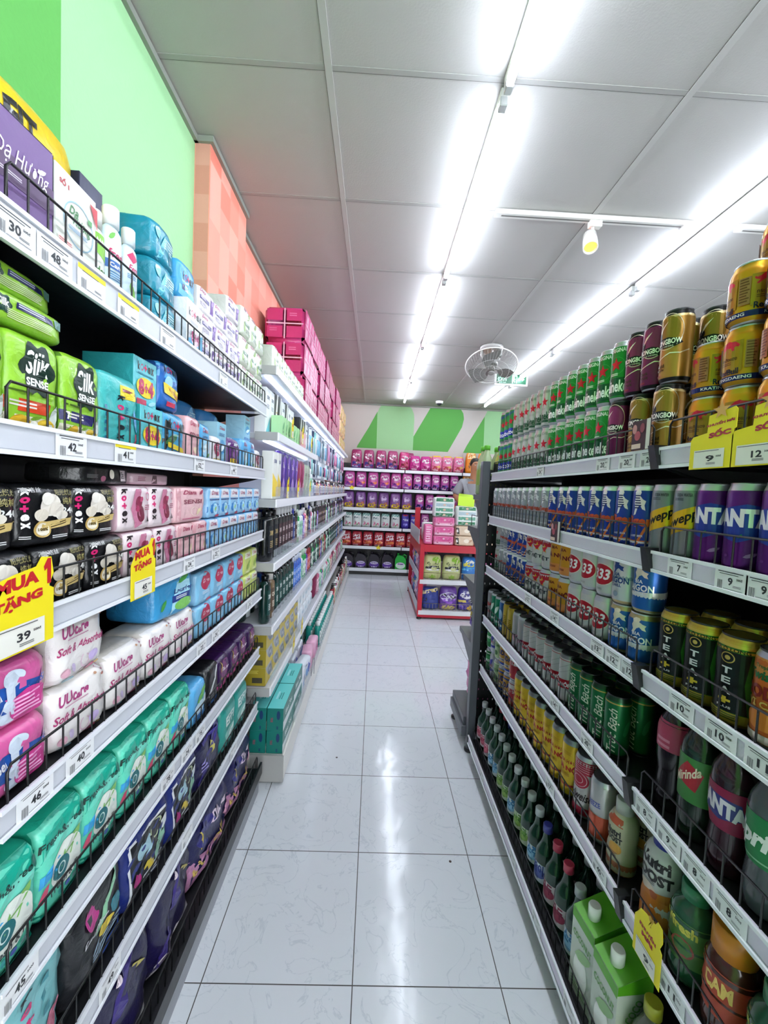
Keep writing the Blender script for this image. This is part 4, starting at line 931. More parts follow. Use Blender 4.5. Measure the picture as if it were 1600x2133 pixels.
squeeze('wapi', 'slim clear wash bottle with pink label', .155, .019, '#c5d9e2', [P([(-.5, 0), (0, -.5), (.5, 0), (0, .5)], 0, .66, .7, .14, '#c02a5e'), T('Fem', .05, .53, .6, .08, '#c02a5e', i=.3), L(0, .42, .6, .06, '#5a8ab0', 3), P(LEAF, 0, .25, .4, .2, '#6fae3c', a=40)], '#dfe8ec')
pk('yelb', 'tall yellow bag with black patch', .17, .10, .29, '#e0c11c', [P([(-.5, 0), (-.1, .5), (.4, .3), (.5, -.3), (0, -.5)], .2, .62, .5, .3, '#16181a'), T('FIT', -.25, .8, .35, .15, '#1a1a1a', b=.04), L(-.1, .4, .6, .12, '#f3e58a', 4)], p=6, q=3)
bx('gill', 'dark navy carton with white letters', .16, .06, .285, '#141c44', [T('Gillette', -.05, .62, .8, .12, '#f0f0f4', b=.03, i=.2), P([(-.5, .5), (.5, .5), (0, -.5)], -.38, .66, .2, .2, '#c8202e')])
def teal_ds(c2, c3): return [R(0, .5, 1.0, .03, c2), L(.05, .72, .7, .22, c3, 5), L(.05, .28, .7, .22, c3, 5), E(-.3, .5, .2, .4, c2)]
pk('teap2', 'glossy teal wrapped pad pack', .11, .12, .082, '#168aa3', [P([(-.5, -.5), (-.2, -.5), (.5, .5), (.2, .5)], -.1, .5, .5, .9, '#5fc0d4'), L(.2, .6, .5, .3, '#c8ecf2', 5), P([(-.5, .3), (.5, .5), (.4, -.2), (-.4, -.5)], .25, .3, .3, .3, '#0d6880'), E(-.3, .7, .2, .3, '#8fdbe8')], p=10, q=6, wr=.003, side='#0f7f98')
pk('kobl', 'blue pad pack with red and black lettering', .09, .07, .09, '#3f9fd0', KOT(.0, .62, .6, .18) + [R(0, .2, .9, .25, '#7cc4e4'), R(-.2, .3, .3, .15, '#20306c')], p=8, q=5)
bx('kowh', 'white and blue pad box with pink badge', .085, .09, .13, '#e6e9ee', KOT(0, .78, .84, .12) + [P([(-.5, -.5), (.5, -.5), (.5, .5), (-.5, 0)], 0, .25, 1, .48, '#4ba6cf'), E(0, .34, .55, .3, '#f0d8e6'), T('8+4', 0, .35, .5, .2, '#b3246c', b=.04), L(0, .6, .7, .05, '#99a', 2)], fin='f')
PUR = [T('Diana', -.3, .82, .3, .14, '#b54a7a', i=.2), P([(-.5, -.5), (.2, -.5), (.5, .5), (-.2, .5)], .24, .42, .3, .75, '#6b3c9a'), R(-.2, .55, .5, .15, '#4a3f7e'), L(-.2, .55, .46, .1, '#d8d0ea', 2), L(-.25, .3, .4, .16, '#a99fb5', 3), P(LEAF, .3, .7, .25, .3, '#9a7ac6')]
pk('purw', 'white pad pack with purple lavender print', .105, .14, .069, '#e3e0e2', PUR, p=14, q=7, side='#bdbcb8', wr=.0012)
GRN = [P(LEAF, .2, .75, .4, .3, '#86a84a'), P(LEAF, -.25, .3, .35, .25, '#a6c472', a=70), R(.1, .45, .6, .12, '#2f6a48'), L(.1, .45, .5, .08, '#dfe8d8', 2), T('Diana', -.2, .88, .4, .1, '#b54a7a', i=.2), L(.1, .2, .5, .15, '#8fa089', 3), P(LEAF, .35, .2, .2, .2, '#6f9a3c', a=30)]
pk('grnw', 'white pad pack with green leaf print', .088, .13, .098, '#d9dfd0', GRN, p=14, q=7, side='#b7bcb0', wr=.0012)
# deck two
SILK = lambda band, t: [P([(a, b) for a, b in CLOVER], .05, .66, .62, .56, '#072a1d', fin='b'), T('Silk', .05, .72, .42, .24, '#f2f4ee', b=.03, i=.15), T('SENSE', .06, .53, .42, .08, '#f2f4ee', b=.04), P([(-.5, -.5), (.45, -.5), (.5, .5), (-.5, .5)], -.1, .28, .78, .12, band), L(-.12, .28, .6, .07, '#f0e8e0', 2), L(-.25, .4, .4, .04, '#4a6a1c', 1), P(LEAF, .36, .2, .3, .24, '#cfd8d2', a=20), R(0, .08, 1.0, .2, '#dcd9c4'), E(-.25, .09, .34, .19, '#e3b62e'), E(.2, .08, .38, .2, '#e8c33a'), P(LEAF, 0, .17, .2, .06, '#6f9a2c'), E(-.03, .1, .16, .09, '#f3f2e6'), E(.42, .1, .16, .09, '#f3f2e6')]
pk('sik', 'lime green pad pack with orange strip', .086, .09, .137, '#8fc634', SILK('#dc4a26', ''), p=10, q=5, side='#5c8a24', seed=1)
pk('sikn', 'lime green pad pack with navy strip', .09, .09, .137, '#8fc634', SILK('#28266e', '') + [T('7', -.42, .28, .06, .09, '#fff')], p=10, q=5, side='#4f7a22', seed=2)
pk('sikf', 'flat lime green pad pack lying on its side', .125, .085, .04, '#8fc23a', [P(CLOVER, -.34, .55, .2, .6, '#123c30'), T('Silk', -.34, .6, .14, .25, '#f2f4ee', b=.03), P([(-.5, -.5), (.5, -.5), (.48, .5), (-.5, .5)], .05, .66, .5, .2, '#1d2058'), L(.05, .66, .46, .14, '#cfd4e8', 2), L(.05, .3, .7, .3, '#c9d8a0', 5), R(.38, .7, .12, .3, '#5f8f86')], p=8, q=5, wr=.002)
KMAX = '#4fb6b8'
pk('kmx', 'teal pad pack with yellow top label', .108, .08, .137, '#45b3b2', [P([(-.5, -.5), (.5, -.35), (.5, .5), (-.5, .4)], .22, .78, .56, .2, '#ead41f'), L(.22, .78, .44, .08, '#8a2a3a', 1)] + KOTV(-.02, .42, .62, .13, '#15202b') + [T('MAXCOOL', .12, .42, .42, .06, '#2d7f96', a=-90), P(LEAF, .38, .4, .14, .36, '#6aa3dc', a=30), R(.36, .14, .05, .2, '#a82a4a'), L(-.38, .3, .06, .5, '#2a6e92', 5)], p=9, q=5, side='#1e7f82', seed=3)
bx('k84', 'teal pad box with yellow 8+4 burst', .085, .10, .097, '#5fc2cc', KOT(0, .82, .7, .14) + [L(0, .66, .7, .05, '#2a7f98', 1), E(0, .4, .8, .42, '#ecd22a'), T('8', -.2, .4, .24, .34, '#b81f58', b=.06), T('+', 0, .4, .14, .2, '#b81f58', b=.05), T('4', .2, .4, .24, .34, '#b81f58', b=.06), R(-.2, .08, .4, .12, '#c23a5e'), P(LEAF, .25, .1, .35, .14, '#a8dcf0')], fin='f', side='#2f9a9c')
pk('kbl', 'blue pad pack with slanted yellow banner', .09, .09, .108, '#2566b4', [R(0, .82, 1, .3, '#4aa4d8')] + KOT(0, .86, .66, .12) + [E(-.1, .6, .36, .26, '#9ed4ec'), P([(-.5, -.2), (.5, -.5), (.5, .2), (-.5, .5)], .1, .42, .85, .3, '#e8c81e'), T('MUA 1 TẶNG 1', .1, .42, .7, .12, '#b4202a', b=.04, sk=-.25), R(0, .15, .4, .1, '#c22a4e')], p=10, q=5, side='#1c4a8c')
pk('knv', 'black and blue pad pack with leaves', .10, .09, .105, '#3e9cc8', [P([(-.5, .5), (-.1, .5), (-.3, -.5), (-.5, -.5)], -.15, .5, .8, 1, '#131a1e')] + KOT(.08, .72, .78, .2, '#0e1112') + [P(LEAF, -.2, .38, .5, .3, '#2f6a3a'), P([(-.5, .3), (.5, -.1), (.5, -.5), (-.5, -.1)], .1, .25, .9, .28, '#e6ca2a'), R(0, .08, 1, .14, '#b83a5a'), L(.1, .5, .5, .05, '#dfe', 2)], p=9, q=5, side='#10161a')
pk('senp', 'pink pad pack with plum lettering', .075, .09, .115, '#e3b3b8', [T('Diana', -.1, .84, .5, .12, '#b0355a', i=.2, b=.02), T('SENSI', 0, .58, .7, .11, '#8b3b52', b=.02), E(.05, .25, .3, .16, '#f1d9c0'), R(0, .08, 1, .12, '#d9a7c0'), P(LEAF, .35, .85, .14, .14, '#b0355a')], p=12, q=6, side='#d7a8ac')
pk('dibl', 'sky blue pad pack', .072, .09, .11, '#5ba8d8', [T('Diana', 0, .82, .55, .12, '#b0355a', i=.2, b=.02), E(0, .4, .7, .5, '#a9d8ee'), P(LEAF, 0, .38, .5, .3, '#e3f2f8'), L(0, .64, .6, .07, '#2a5f98', 2), P(LEAF, .2, .2, .3, .14, '#5b9a4a')], p=10, q=5)
bx('dibx', 'tall pale blue pad box', .07, .07, .135, '#8ac3dc', [T('Diana', 0, .88, .6, .08, '#b0355a', b=.02, i=.2), E(.05, .45, .7, .34, '#4a9ad0'), P(LEAF, .05, .42, .6, .2, '#e3f2f8'), L(0, .72, .7, .08, '#3a6fa8', 3), R(0, .1, 1, .1, '#3a86c0')], side='#9cc8d8', fin='f')
pk('dwh', 'small white pad pack with pink and yellow', .06, .07, .085, '#dcd6d8', [E(0, .55, .7, .5, '#a8345e'), L(0, .55, .5, .2, '#f2d8e4', 3), R(0, .12, 1, .2, '#e0c032')], p=9, q=5)
pk('pouc', 'purple zip pouch pack', .1, .07, .1, '#5a2a6e', [R(0, .85, .9, .25, '#c9ccd2'), P(LEAF, 0, .5, .7, .4, '#8a4a9c'), R(-.2, .2, .4, .2, '#d9bc30'), L(.1, .6, .5, .12, '#d8b8e2', 3), R(.2, .1, .5, .16, '#a02a6a')], p=6, q=3, wr=.004)
pk('clbl', 'big blue see-through pad bundle', .13, .13, .10, '#3d86c4', [E(.1, .5, .5, .7, '#76b4dd'), L(.1, .5, .35, .3, '#d5ebf5', 4), P(LEAF, .15, .35, .5, .3, '#a8d4ea')], p=5, q=3, wr=.005)
pk('dkpo', 'dark pouch with yellow and pink print', .05, .05, .12, '#2a2226', [R(0, .6, 1, .12, '#e2c62c'), L(0, .3, .7, .3, '#c8849a', 5)], p=6, q=4)
# deck three
BK = KOTV(-.36, .6, .62, .13) + [T('高洁丝', -.3, .9, .3, .08, '#b8b8b8'), T('阳光烘烘', .28, .86, .4, .1, '#8a8355'), T('纯棉', .34, .72, .26, .12, '#a39a60', b=.01), T('240', .34, .56, .28, .11, '#e4e4e0'),
      E(0, .66, .34, .36, '#e4ddd2'), E(-.06, .76, .2, .2, '#efe9df'), E(.1, .58, .26, .24, '#dcd4c7'), E(-.14, .5, .2, .2, '#d3cabb'), E(.2, .48, .22, .16, '#ded7ca'),
      P([(-.5, -.4), (.5, -.1), (.5, .5), (-.5, .25)], .16, .34, .66, .2, '#cdb473'), L(.2, .35, .46, .07, '#4a3a14', 2, sk=.2), E(-.14, .28, .28, .26, '#c4a660'), E(-.14, .28, .22, .2, '#e4dcc8'), T('100%', -.14, .28, .16, .05, '#5a4a20', b=.03), L(.2, .14, .4, .06, '#d8d8d8', 2), L(-.36, .16, .2, .06, '#cfcfcf', 2)]
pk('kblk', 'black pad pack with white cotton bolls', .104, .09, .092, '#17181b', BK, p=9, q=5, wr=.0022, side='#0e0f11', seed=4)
pk('kbkf', 'flat black pad pack lying on top', .15, .10, .034, '#131416', [R(.28, .5, .14, .6, '#d9c8cf'), L(.28, .5, .1, .4, '#555', 4), E(.02, .55, .1, .5, '#d8cfc0'), E(-.12, .3, .08, .3, '#9a5a70'), L(-.3, .4, .2, .2, '#666', 3)], p=9, q=5, wr=.002)
PKT = KOTV(-.38, .56, .74, .14, '#2a2226') + [P([(-.1, .5), (.3, .5), (.1, 0), (.35, -.4), (-.1, -.5), (-.35, 0)], -.02, .5, .5, .85, '#c67a98'), E(.05, .62, .24, .3, '#8a2a4a'), E(.12, .38, .26, .36, '#7a2240'), E(0, .5, .12, .14, '#a83a62'), E(.12, .7, .1, .12, '#b8486e'), O(.34, .76, .14, .2, '#c86a8a', t=.14), L(.36, .5, .2, .14, '#b06a80', 3), P([(-.5, -.5), (.5, -.5), (0, .5)], .34, .26, .12, .14, '#2a2226')]
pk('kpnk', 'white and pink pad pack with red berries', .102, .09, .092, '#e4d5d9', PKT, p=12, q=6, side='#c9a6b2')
pk('kpkf', 'flat pink pad pack lying on top', .15, .10, .026, '#d3b4bf', [R(0, .5, .12, .7, '#5a3a46'), L(-.3, .5, .2, .4, '#a86a80', 3)], p=10, q=6)
SEN = [R(-.4, .5, .12, .9, '#d8a0a8'), T('Diana', -.05, .84, .42, .12, '#b0355a', i=.2, b=.02), P(LEAF, .34, .84, .14, .16, '#b0355a'), T('SENSI', .05, .58, .6, .12, '#8b3b52', b=.02), P(LEAF, .25, .28, .2, .22, '#e7d9a8'), O(.1, .3, .3, .26, '#f0dcd0', t=.06), L(0, .1, .6, .05, '#c2557a', 1)]
pk('sens', 'small pale pink pad pack', .088, .09, .092, '#e6bcc0', SEN, p=14, q=7, side='#d4a8ae')
pk('senb', 'wide pale pink pad pack', .17, .09, .092, '#e6bcc0', SEN, p=14, q=7, side='#d4a8ae')
DB = [R(0, .8, .8, .3, '#e2e4ea', r=.0), T('Diana', -.02, .82, .5, .13, '#b0355a', i=.2, b=.02), P([(-.5, -.5), (.5, -.5), (.5, .3), (0, .5), (-.5, .2)], 0, .26, 1, .52, '#2f7cc0'), L(0, .58, .8, .07, '#2a4f8c', 1), E(.02, .3, .42, .4, '#8ccae8'), O(.02, .3, .3, .3, '#eaf6fa', t=.08), P(LEAF, .02, .3, .16, .16, '#9ac85a'), R(.15, .08, .3, .08, '#c23a5a')]
pk('dibb', 'blue and white pad pack', .084, .09, .092, '#8fc0e2', DB, p=14, q=7, side='#7fb2da')
# deck four
WH = [P([(-.5, -.1), (.5, -.5), (.5, .0), (-.5, .3)], 0, .56, 1.0, .8, '#1f4f9e'), P([(-.5, -.5), (.5, .5), (.5, -.5)], .38, .66, .26, .7, '#1f3f8e'), T('Whisper', -.17, .55, .44, .17, '#f0f0f4', b=.03, i=.1), E(.12, .74, .18, .26, '#cdd9e8'), E(.06, .3, .2, .34, '#cdd9e8'), R(.09, .52, .08, .4, '#cdd9e8'), E(.26, .3, .42, .42, '#c23a86'), L(.26, .3, .34, .28, '#eaa8d0', 5), T('5X', .4, .58, .1, .12, '#3a62b8')]
pk('whis', 'pink and blue pad bag with white pad picture', .165, .1, .095, '#d45f9c', WH, p=6, q=3.5, wr=.003, seed=5)
UU = [T('UUcare', -.15, .78, .48, .16, '#a8407a', i=.3, b=.03), L(-.1, .66, .4, .03, '#c88aa8', 1), T('Soft & Absorbent', .0, .52, .86, .13, '#b03a70', i=.2, b=.02), E(-.35, .2, .12, .14, '#d8a8b8'), E(-.2, .22, .1, .12, '#c8b8d8'), O(.05, .22, .2, .2, '#d8b8c8', t=.1), E(.2, .24, .14, .18, '#c4b0dc'), E(.36, .86, .06, .05, '#a86a5a'), E(.24, .92, .05, .04, '#b88a6a'), P([(-.5, .5), (.5, .5), (.5, -.5)], .4, .92, .2, .16, '#cc5a98'), R(0, .07, 1.0, .1, '#e6e0e0'), E(-.3, .08, .16, .1, '#7aaab8'), E(.15, .08, .2, .1, '#c84a7a'), E(.3, .07, .1, .08, '#d8a83a')]
pk('uuc', 'white cotton tissue bag with magenta script', .125, .11, .11, '#e6e2df', UU, p=7, q=4, wr=.0028, side='#c9c4bb', seed=6)
pk('laur', 'large blue pad pack with green leaf', .16, .13, .105, '#3d98cc', [P([(-.5, -.5), (.5, -.5), (.5, .5), (-.2, .5)], .18, .5, .64, 1, '#a8dcec'), P(LEAF, .2, .84, .3, .2, '#4aa84a'), T('Laurier', .2, .6, .5, .12, '#1d3a7a', b=.03, i=.1), R(.2, .42, .56, .16, '#1f3a86'), E(.22, .24, .5, .26, '#7abf5a'), L(.2, .42, .4, .08, '#e8eef6', 2), P(LEAF, -.3, .35, .14, .26, '#3f9a3c')], p=12, q=6, side='#2f86bc')
DR = [E(.05, .7, .62, .56, '#b8254e'), T('Diana', .05, .72, .42, .12, '#eedde4', i=.2, b=.02), L(.1, .35, .6, .1, '#dfeef6', 3), P(LEAF, .1, .22, .5, .2, '#9cd0ec'), R(.2, .1, .3, .08, '#c23a5a')]
pk('dire', 'blue pad pack with crimson circle', .098, .09, .094, '#7fbcdc', DR, p=12, q=6, side='#79aed0')
pk('dige', 'yellow-green pad pack', .082, .09, .094, '#c3cf6e', [R(0, .82, .8, .24, '#dfe4cc'), T('Diana', 0, .84, .5, .12, '#b0355a', i=.2, b=.02), P(LEAF, .1, .4, .6, .4, '#8fb03a'), L(0, .15, .5, .08, '#f2f2d8', 2)], p=12, q=6)
# deck five
FF = [P([(-.5, .1), (-.2, .5), (.5, .5), (.5, -.1), (.2, .0), (0, -.3), (-.3, -.1), (-.5, -.5)], 0, .78, 1.0, .42, '#18a58c'), R(0, .72, .8, .15, '#6fd8c0', r=.0), T('Fresh&Free', -.05, .79, .82, .085, '#11342c', b=.02, a=0), P([(-.5, -.5), (-.1, -.2), (.2, .1), (.5, .5), (.3, .5), (-.1, .2), (-.5, 0)], -.1, .5, .7, .25, '#3aa0d8'), E(.05, .42, .7, .44, '#e0e6dc'), P(LEAF, .12, .52, .5, .24, '#7cb85a', a=10), E(-.1, .42, .36, .2, '#1d6b72'), O(-.1, .42, .18, .1, '#cfe6e0', t=.12), T('Fresh & Free', .08, .27, .74, .085, '#1c2a2a', b=.02, sk=.05), E(-.1, .17, .1, .06, '#3a9a98'), E(.05, .17, .1, .06, '#5a6ab8'), L(.25, .16, .2, .05, '#667', 2), E(.38, .82, .08, .12, '#0c6b5c'), P([(-.5, -.5), (.5, -.5), (.5, .2), (-.5, .5)], 0, .05, 1, .12, '#0f8d78'), P(LEAF, -.4, .3, .12, .2, '#c84a6a')]
pk('frfr', 'mint green wet tissue pack with leaf', .1, .11, .158, '#63d3b6', FF, p=9, q=5, wr=.002, side='#1fa889', seed=8)
pk('blus', 'light blue tissue pack with leaf', .1, .10, .12, '#59aadc', [P(LEAF, .1, .66, .6, .35, '#63b34a'), E(0, .4, .6, .3, '#c9e6f2'), L(0, .2, .7, .14, '#1d4f98', 3), R(.3, .5, .2, .2, '#e8f2f6')], p=9, q=4)
pk('blks', 'black pack with white ribbon print', .09, .10, .13, '#17181c', [P([(-.5, -.5), (-.3, -.5), (.5, .5), (.3, .5)], 0, .6, .8, .6, '#d8dadc'), L(0, .3, .7, .2, '#8a8d90', 4), R(0, .12, .6, .1, '#3a6fb8')], p=9, q=4)
NI = [E(.1, .6, .7, .6, '#7a2a6e'), P([(-.2, .5), (.2, .3), (.3, 0), (.15, -.35), (-.2, -.5), (.05, -.2), (.1, .1), (0, .3)], -.2, .62, .4, .6, '#d9b83a'), T('Diana', .1, .62, .5, .14, '#f0dfe8', i=.3, b=.03), P([(-.5, -.3), (.5, 0), (.5, .5), (-.5, .2)], .0, .2, .9, .25, '#d4589a'), R(0, .08, .7, .08, '#d9c23a')]
pk('nigh', 'dark purple night pad pack with gold moon', .1, .10, .115, '#34184a', NI, p=7, q=4, wr=.003, seed=9)
# deck six
pk('ktel', 'pale teal pad bag with slanted wordmark', .15, .1, .19, '#7fc4c8', KOTV(-.05, .62, .5, .12, '#1a2a30') + [L(.2, .6, .1, .4, '#3f8f9a', 3), P(LEAF, .25, .25, .4, .3, '#d27a92', a=20), P(LEAF, -.25, .25, .4, .2, '#e2f0f2'), R(0, .08, .8, .1, '#3a86c8')], p=7, q=4, wr=.004, seed=3)
pk('kbpi', 'black night pad bag with magenta ribbon', .16, .1, .19, '#18191d', [E(-.15, .7, .26, .24, '#c02a86'), P([(-.5, -.5), (-.3, -.5), (.5, .5), (.3, .5)], .15, .68, .5, .5, '#8fc4a0'), E(.25, .5, .2, .16, '#2a7a8a'), E(.1, .38, .24, .14, '#d4bb3a'), L(.1, .28, .6, .12, '#9ab4c8', 4), R(.2, .12, .5, .16, '#26489a'), T('Laurier', -.1, .52, .4, .08, '#d8d8dc', i=.2, b=.02)], p=6, q=3.5, wr=.004, seed=5)
pk('lbwh', 'navy pad bag with white edging and flowers', .17, .1, .18, '#1c2c78', [R(.04, .44, .88, .78, '#e4e6ea'), R(.05, .43, .82, .72, '#15171c'), E(-.1, .6, .3, .26, '#9cc0cc'), O(.15, .66, .26, .24, '#b9c49a', t=.1), P(LEAF, .25, .4, .4, .3, '#84b49a', a=30), E(0, .3, .2, .16, '#d4bb3a'), E(-.25, .3, .16, .14, '#b02a78'), L(.1, .2, .5, .1, '#c8ccd0', 3), E(.35, .6, .14, .2, '#e0e4e6')], p=7, q=4, wr=.004, seed=7)
pk('ngt2', 'indigo night pad bag with gold feather', .18, .1, .17, '#181545', [P([(-.5, -.5), (-.3, -.5), (.5, .5), (.2, .5)], 0, .5, .8, .9, '#3a2f86'), P(LEAF, .1, .55, .2, .4, '#d8cf5a', a=50), L(-.2, .4, .2, .2, '#9a90d0', 3), R(0, .85, .6, .06, '#4a42a0')], p=6, q=3.5, wr=.005, seed=1)
pk('tegr', 'teal wet tissue pack with white print', .13, .1, .165, '#2f9d92', [T('EFFI', 0, .66, .6, .2, '#dfeee8', b=.04), E(0, .35, .6, .3, '#8fd0c4'), P(LEAF, .1, .36, .4, .2, '#e8f4ee')], p=8, q=4)
# bottom tray
pk('bang', 'pink and navy night pants bag with gold letters', .27, .12, .22, '#1b1b50', [P([(-.5, -.5), (.5, -.5), (.5, -.1), (0, .2), (-.5, .5)], 0, .25, 1, .5, '#c58ab0'), T('BĂNG QUẦN', .0, .32, .86, .14, '#d9bd62', b=.04, sk=.05), E(-.2, .68, .36, .34, '#2c2a78'), P([(-.2, .5), (.2, .3), (.3, 0), (.15, -.35), (-.2, -.5), (.05, -.2), (.1, .1), (0, .3)], -.32, .66, .2, .3, '#d9c03a'), T('Diana', .12, .7, .4, .16, '#e9d3e4', i=.3, b=.04), L(.2, .12, .4, .06, '#5a2a6a', 2), E(.38, .45, .2, .2, '#d99ab8')], p=5, q=3, wr=.006, seed=2)
pk('pinb', 'rosy pink pants bag', .2, .12, .2, '#b77a9c', [E(0, .6, .6, .5, '#d79ab4'), P([(-.5, -.5), (.5, -.2), (.3, .5), (-.4, .4)], .1, .35, .6, .4, '#8f5a88'), R(.2, .7, .2, .2, '#e4c84a'), L(-.1, .5, .4, .14, '#f0dce8', 3)], p=5, q=3, wr=.007, seed=4)
pk('purd', 'dark violet night pants bag with white flap', .205, .12, .24, '#1a1440', [P([(-.5, -.5), (-.3, -.5), (.5, .5), (.2, .5)], -.1, .55, .7, .85, '#3c2f78'), P(LEAF, .25, .66, .12, .3, '#cfc36a', a=60), E(-.1, .86, .1, .06, '#e8d8e0'), R(0, .1, .9, .16, '#d9d4d8'), L(0, .1, .8, .12, '#7a6a80', 4)], p=5, q=3, wr=.007, seed=6)
pk('nite', 'navy sachet with gold moon', .16, .1, .18, '#181c48', [P([(-.2, .5), (.2, .3), (.3, 0), (.15, -.35), (-.2, -.5), (.05, -.2), (.1, .1), (0, .3)], -.1, .6, .5, .5, '#d9c03a'), R(.25, .75, .3, .2, '#e6dc5a'), L(.25, .75, .2, .12, '#333', 3), P(LEAF, .1, .25, .6, .3, '#5a3f9a')], p=5, q=3, wr=.006, seed=8)

LL = pi/2
def lp(key, y0, y1, z, where, xf=-.474, rz=0, rx=0, **k):
    """put a pack between y0 and y1 with its front at xf"""
    ms = KIND[key]['parts'][0][1]; d = max(v.co.y for v in ms.vertices)-min(v.co.y for v in ms.vertices)
    return put(key, xf-d/2, (y0+y1)/2, z, LL+rz, where, rx=rx, **k)
def lrow(key, y0, pitch, n, z, where, xf=-.474, levels=1, lh=.093, jz=.05):
    for q in range(levels):
        for i in range(n):
            wh = where if levels == 1 else ('bottom layer, ', 'second layer, ', 'third layer, ', 'fourth layer, ')[q] + where
            lp(key, y0+i*pitch, y0+(i+1)*pitch, z+q*lh, wh, xf-RND.uniform(0, .004), RND.uniform(-jz, jz))
W1, W2, W3, W4, W5, W6, W7 = ['%s left deck' % s for s in ('top', 'second', 'third', 'fourth', 'fifth', 'sixth')] + ['left bottom tray']
Z = 1.6385
lp('dahp', .445, .612, Z, W1, rz=-.05, xf=-.48); lp('dahw', .618, .708, Z, W1, rz=.03, xf=-.48)
put('wagr', -.50, .728, Z, LL-.2, W1); put('wabl', -.497, .768, Z, LL-.2, W1); put('wapi', -.492, .812, Z, LL-.2, W1); put('wabl', -.545, .80, Z, LL, W1)
lp('yelb', .50, .67, Z, W1, xf=-.60, sc=(1, 1, 1.1)); lp('yelb', .672, .835, Z, W1, xf=-.60, sc=(1, 1, 1.1)); lp('gill', .85, .915, Z, W1, xf=-.61, sc=(.42, 1, 1))
for q in range(3): lp('teap2', .945, 1.05, Z+q*.0825, 'at the back, '+W1, xf=-.618, order=.8+q*.001)
for q in range(3): lp('teap2', .905, 1.01, Z+q*.0825, W1, xf=-.488-q*.004, rz=.04*q, order=1+q*.001)
lp('kowh', 1.022, 1.105, Z, W1); lp('kobl', 1.02, 1.10, Z+.131, W1, xf=-.49); 
for i in range(3):
    for q in range((3, 3, 4)[i]): lp('purw', 1.113+i*.103, 1.216+i*.103, Z+q*.0695, ('bottom', 'second', 'third', 'fourth')[q]+' layer, '+W1, xf=-.476-.008*(q > 1), rz=RND.uniform(-.03, .03))
for q in range(4): lp('purw', 1.113, 1.216, Z+q*.0695, 'behind its neighbours, '+W1, xf=-.625, order=q)
lrow('grnw', 1.425, .0885, 3, Z, W1, levels=3, lh=.0985, jz=.03)
Z = 1.3745
lp('sik', .455, .54, Z, W2, xf=-.475); lp('sik', .541, .626, Z, W2, rz=-.06); lp('sikn', .63, .717, Z, W2, rz=.05)
lp('sikf', .515, .64, Z+.1385, W2, xf=-.475, order=0); lp('sikf', .52, .635, Z+.1815, W2, xf=-.49, rz=.06, order=1)
lp('sikn', .64, .73, Z, 'hidden at the back, '+W2, xf=-.60)
lp('kmx', .722, .828, Z, W2, rz=-.04)
lp('k84', .832, .915, Z, W2); lp('k84', .76, .845, Z, 'behind, '+W2, xf=-.585); lp('k84', .83, .915, Z+.0975, 'upper layer, '+W2, xf=-.488); lp('k84', .87, .955, Z, 'far behind, '+W2, xf=-.64); 
lp('knv', .925, 1.03, Z, W2); lp('kbl', .92, 1.01, Z+.1055, W2, xf=-.482); lp('dkpo', 1.015, 1.06, Z+.0, W2, xf=-.60)
lp('senp', 1.04, 1.115, Z, W2); lp('dibl', 1.12, 1.19, Z, W2, xf=-.478); lp('dwh', 1.2, 1.26, Z, W2); lp('dibx', 1.27, 1.34, Z, W2, xf=-.49)
lp('pouc', 1.35, 1.45, Z, W2); lp('dibl', 1.46, 1.53, Z, W2); lp('dibl', 1.54, 1.61, Z, W2); lp('dwh', 1.62, 1.68, Z, W2)
lp('clbl', 1.25, 1.38, Z, 'lower, '+W2, xf=-.60); lp('clbl', 1.25, 1.38, Z+.1005, 'upper, '+W2, xf=-.59); lp('clbl', 1.42, 1.55, Z, 'lower, '+W2, xf=-.60); lp('clbl', 1.42, 1.55, Z+.1005, 'upper, '+W2, xf=-.58); lp('clbl', 1.56, 1.69, Z, 'lower, '+W2, xf=-.60)
lp('dibx', 1.55, 1.62, Z+.1105, 'upper, '+W2, xf=-.50, sc=(1, 1, .7))
Z = 1.1235
for q, y0 in ((0, .482), (1, .458)):
    for i in range(3): lp('kblk', y0+i*.1045, y0+(i+1)*.1045, Z+q*.0925, ('lower', 'upper')[q]+' layer, '+W3, rz=RND.uniform(-.08, .03), xf=-.474-.004*q)
lp('kbkf', .67, .82, Z+.185, W3, xf=-.478, rz=.05); lp('kpkf', .85, 1.0, Z+.185, W3, xf=-.495)
for q, y0 in ((0, .797), (1, .775)):
    for i in range(2): lp('kpnk', y0+i*.1025, y0+(i+1)*.1025, Z+q*.0925, ('lower', 'upper')[q]+' layer, '+W3, rz=RND.uniform(-.03, .03))
lrow('sens', 1.004, .0885, 2, Z, W3, jz=.02); lp('senb', .985, 1.155, Z+.0925, W3)
lrow('dibb', 1.184, .0848, 6, Z, W3, levels=2, jz=.02, lh=.0925)
Z = .8765
lp('whis', .455, .618, Z, 'lower layer, '+W4, rz=.03); lp('whis', .45, .614, Z+.0955, 'upper layer, '+W4, rz=-.03)
lp('uuc', .624, .745, Z, 'lower layer, '+W4, rz=-.06); lp('uuc', .618, .74, Z+.1105, 'upper layer, '+W4, rz=.04)
lp('uuc', .748, .868, Z, 'lower layer, '+W4, rz=.03); lp('uuc', .872, .99, Z, 'lower layer, '+W4); lp('uuc', .994, 1.112, Z, 'lower layer, '+W4)
lp('uuc', .76, .88, Z, 'rear row, '+W4, xf=-.60); lp('laur', .93, 1.09, Z+.1105, W4, xf=-.478, rz=-.12)
lrow('dire', 1.128, .0995, 4, Z, W4, levels=2, lh=.0945, jz=.02); lrow('dige', 1.53, .083, 2, Z, W4, levels=2, lh=.0945, jz=.02)
Z = .6285
lrow('frfr', .392, .1, 7, Z, W5, jz=.03, xf=-.473)
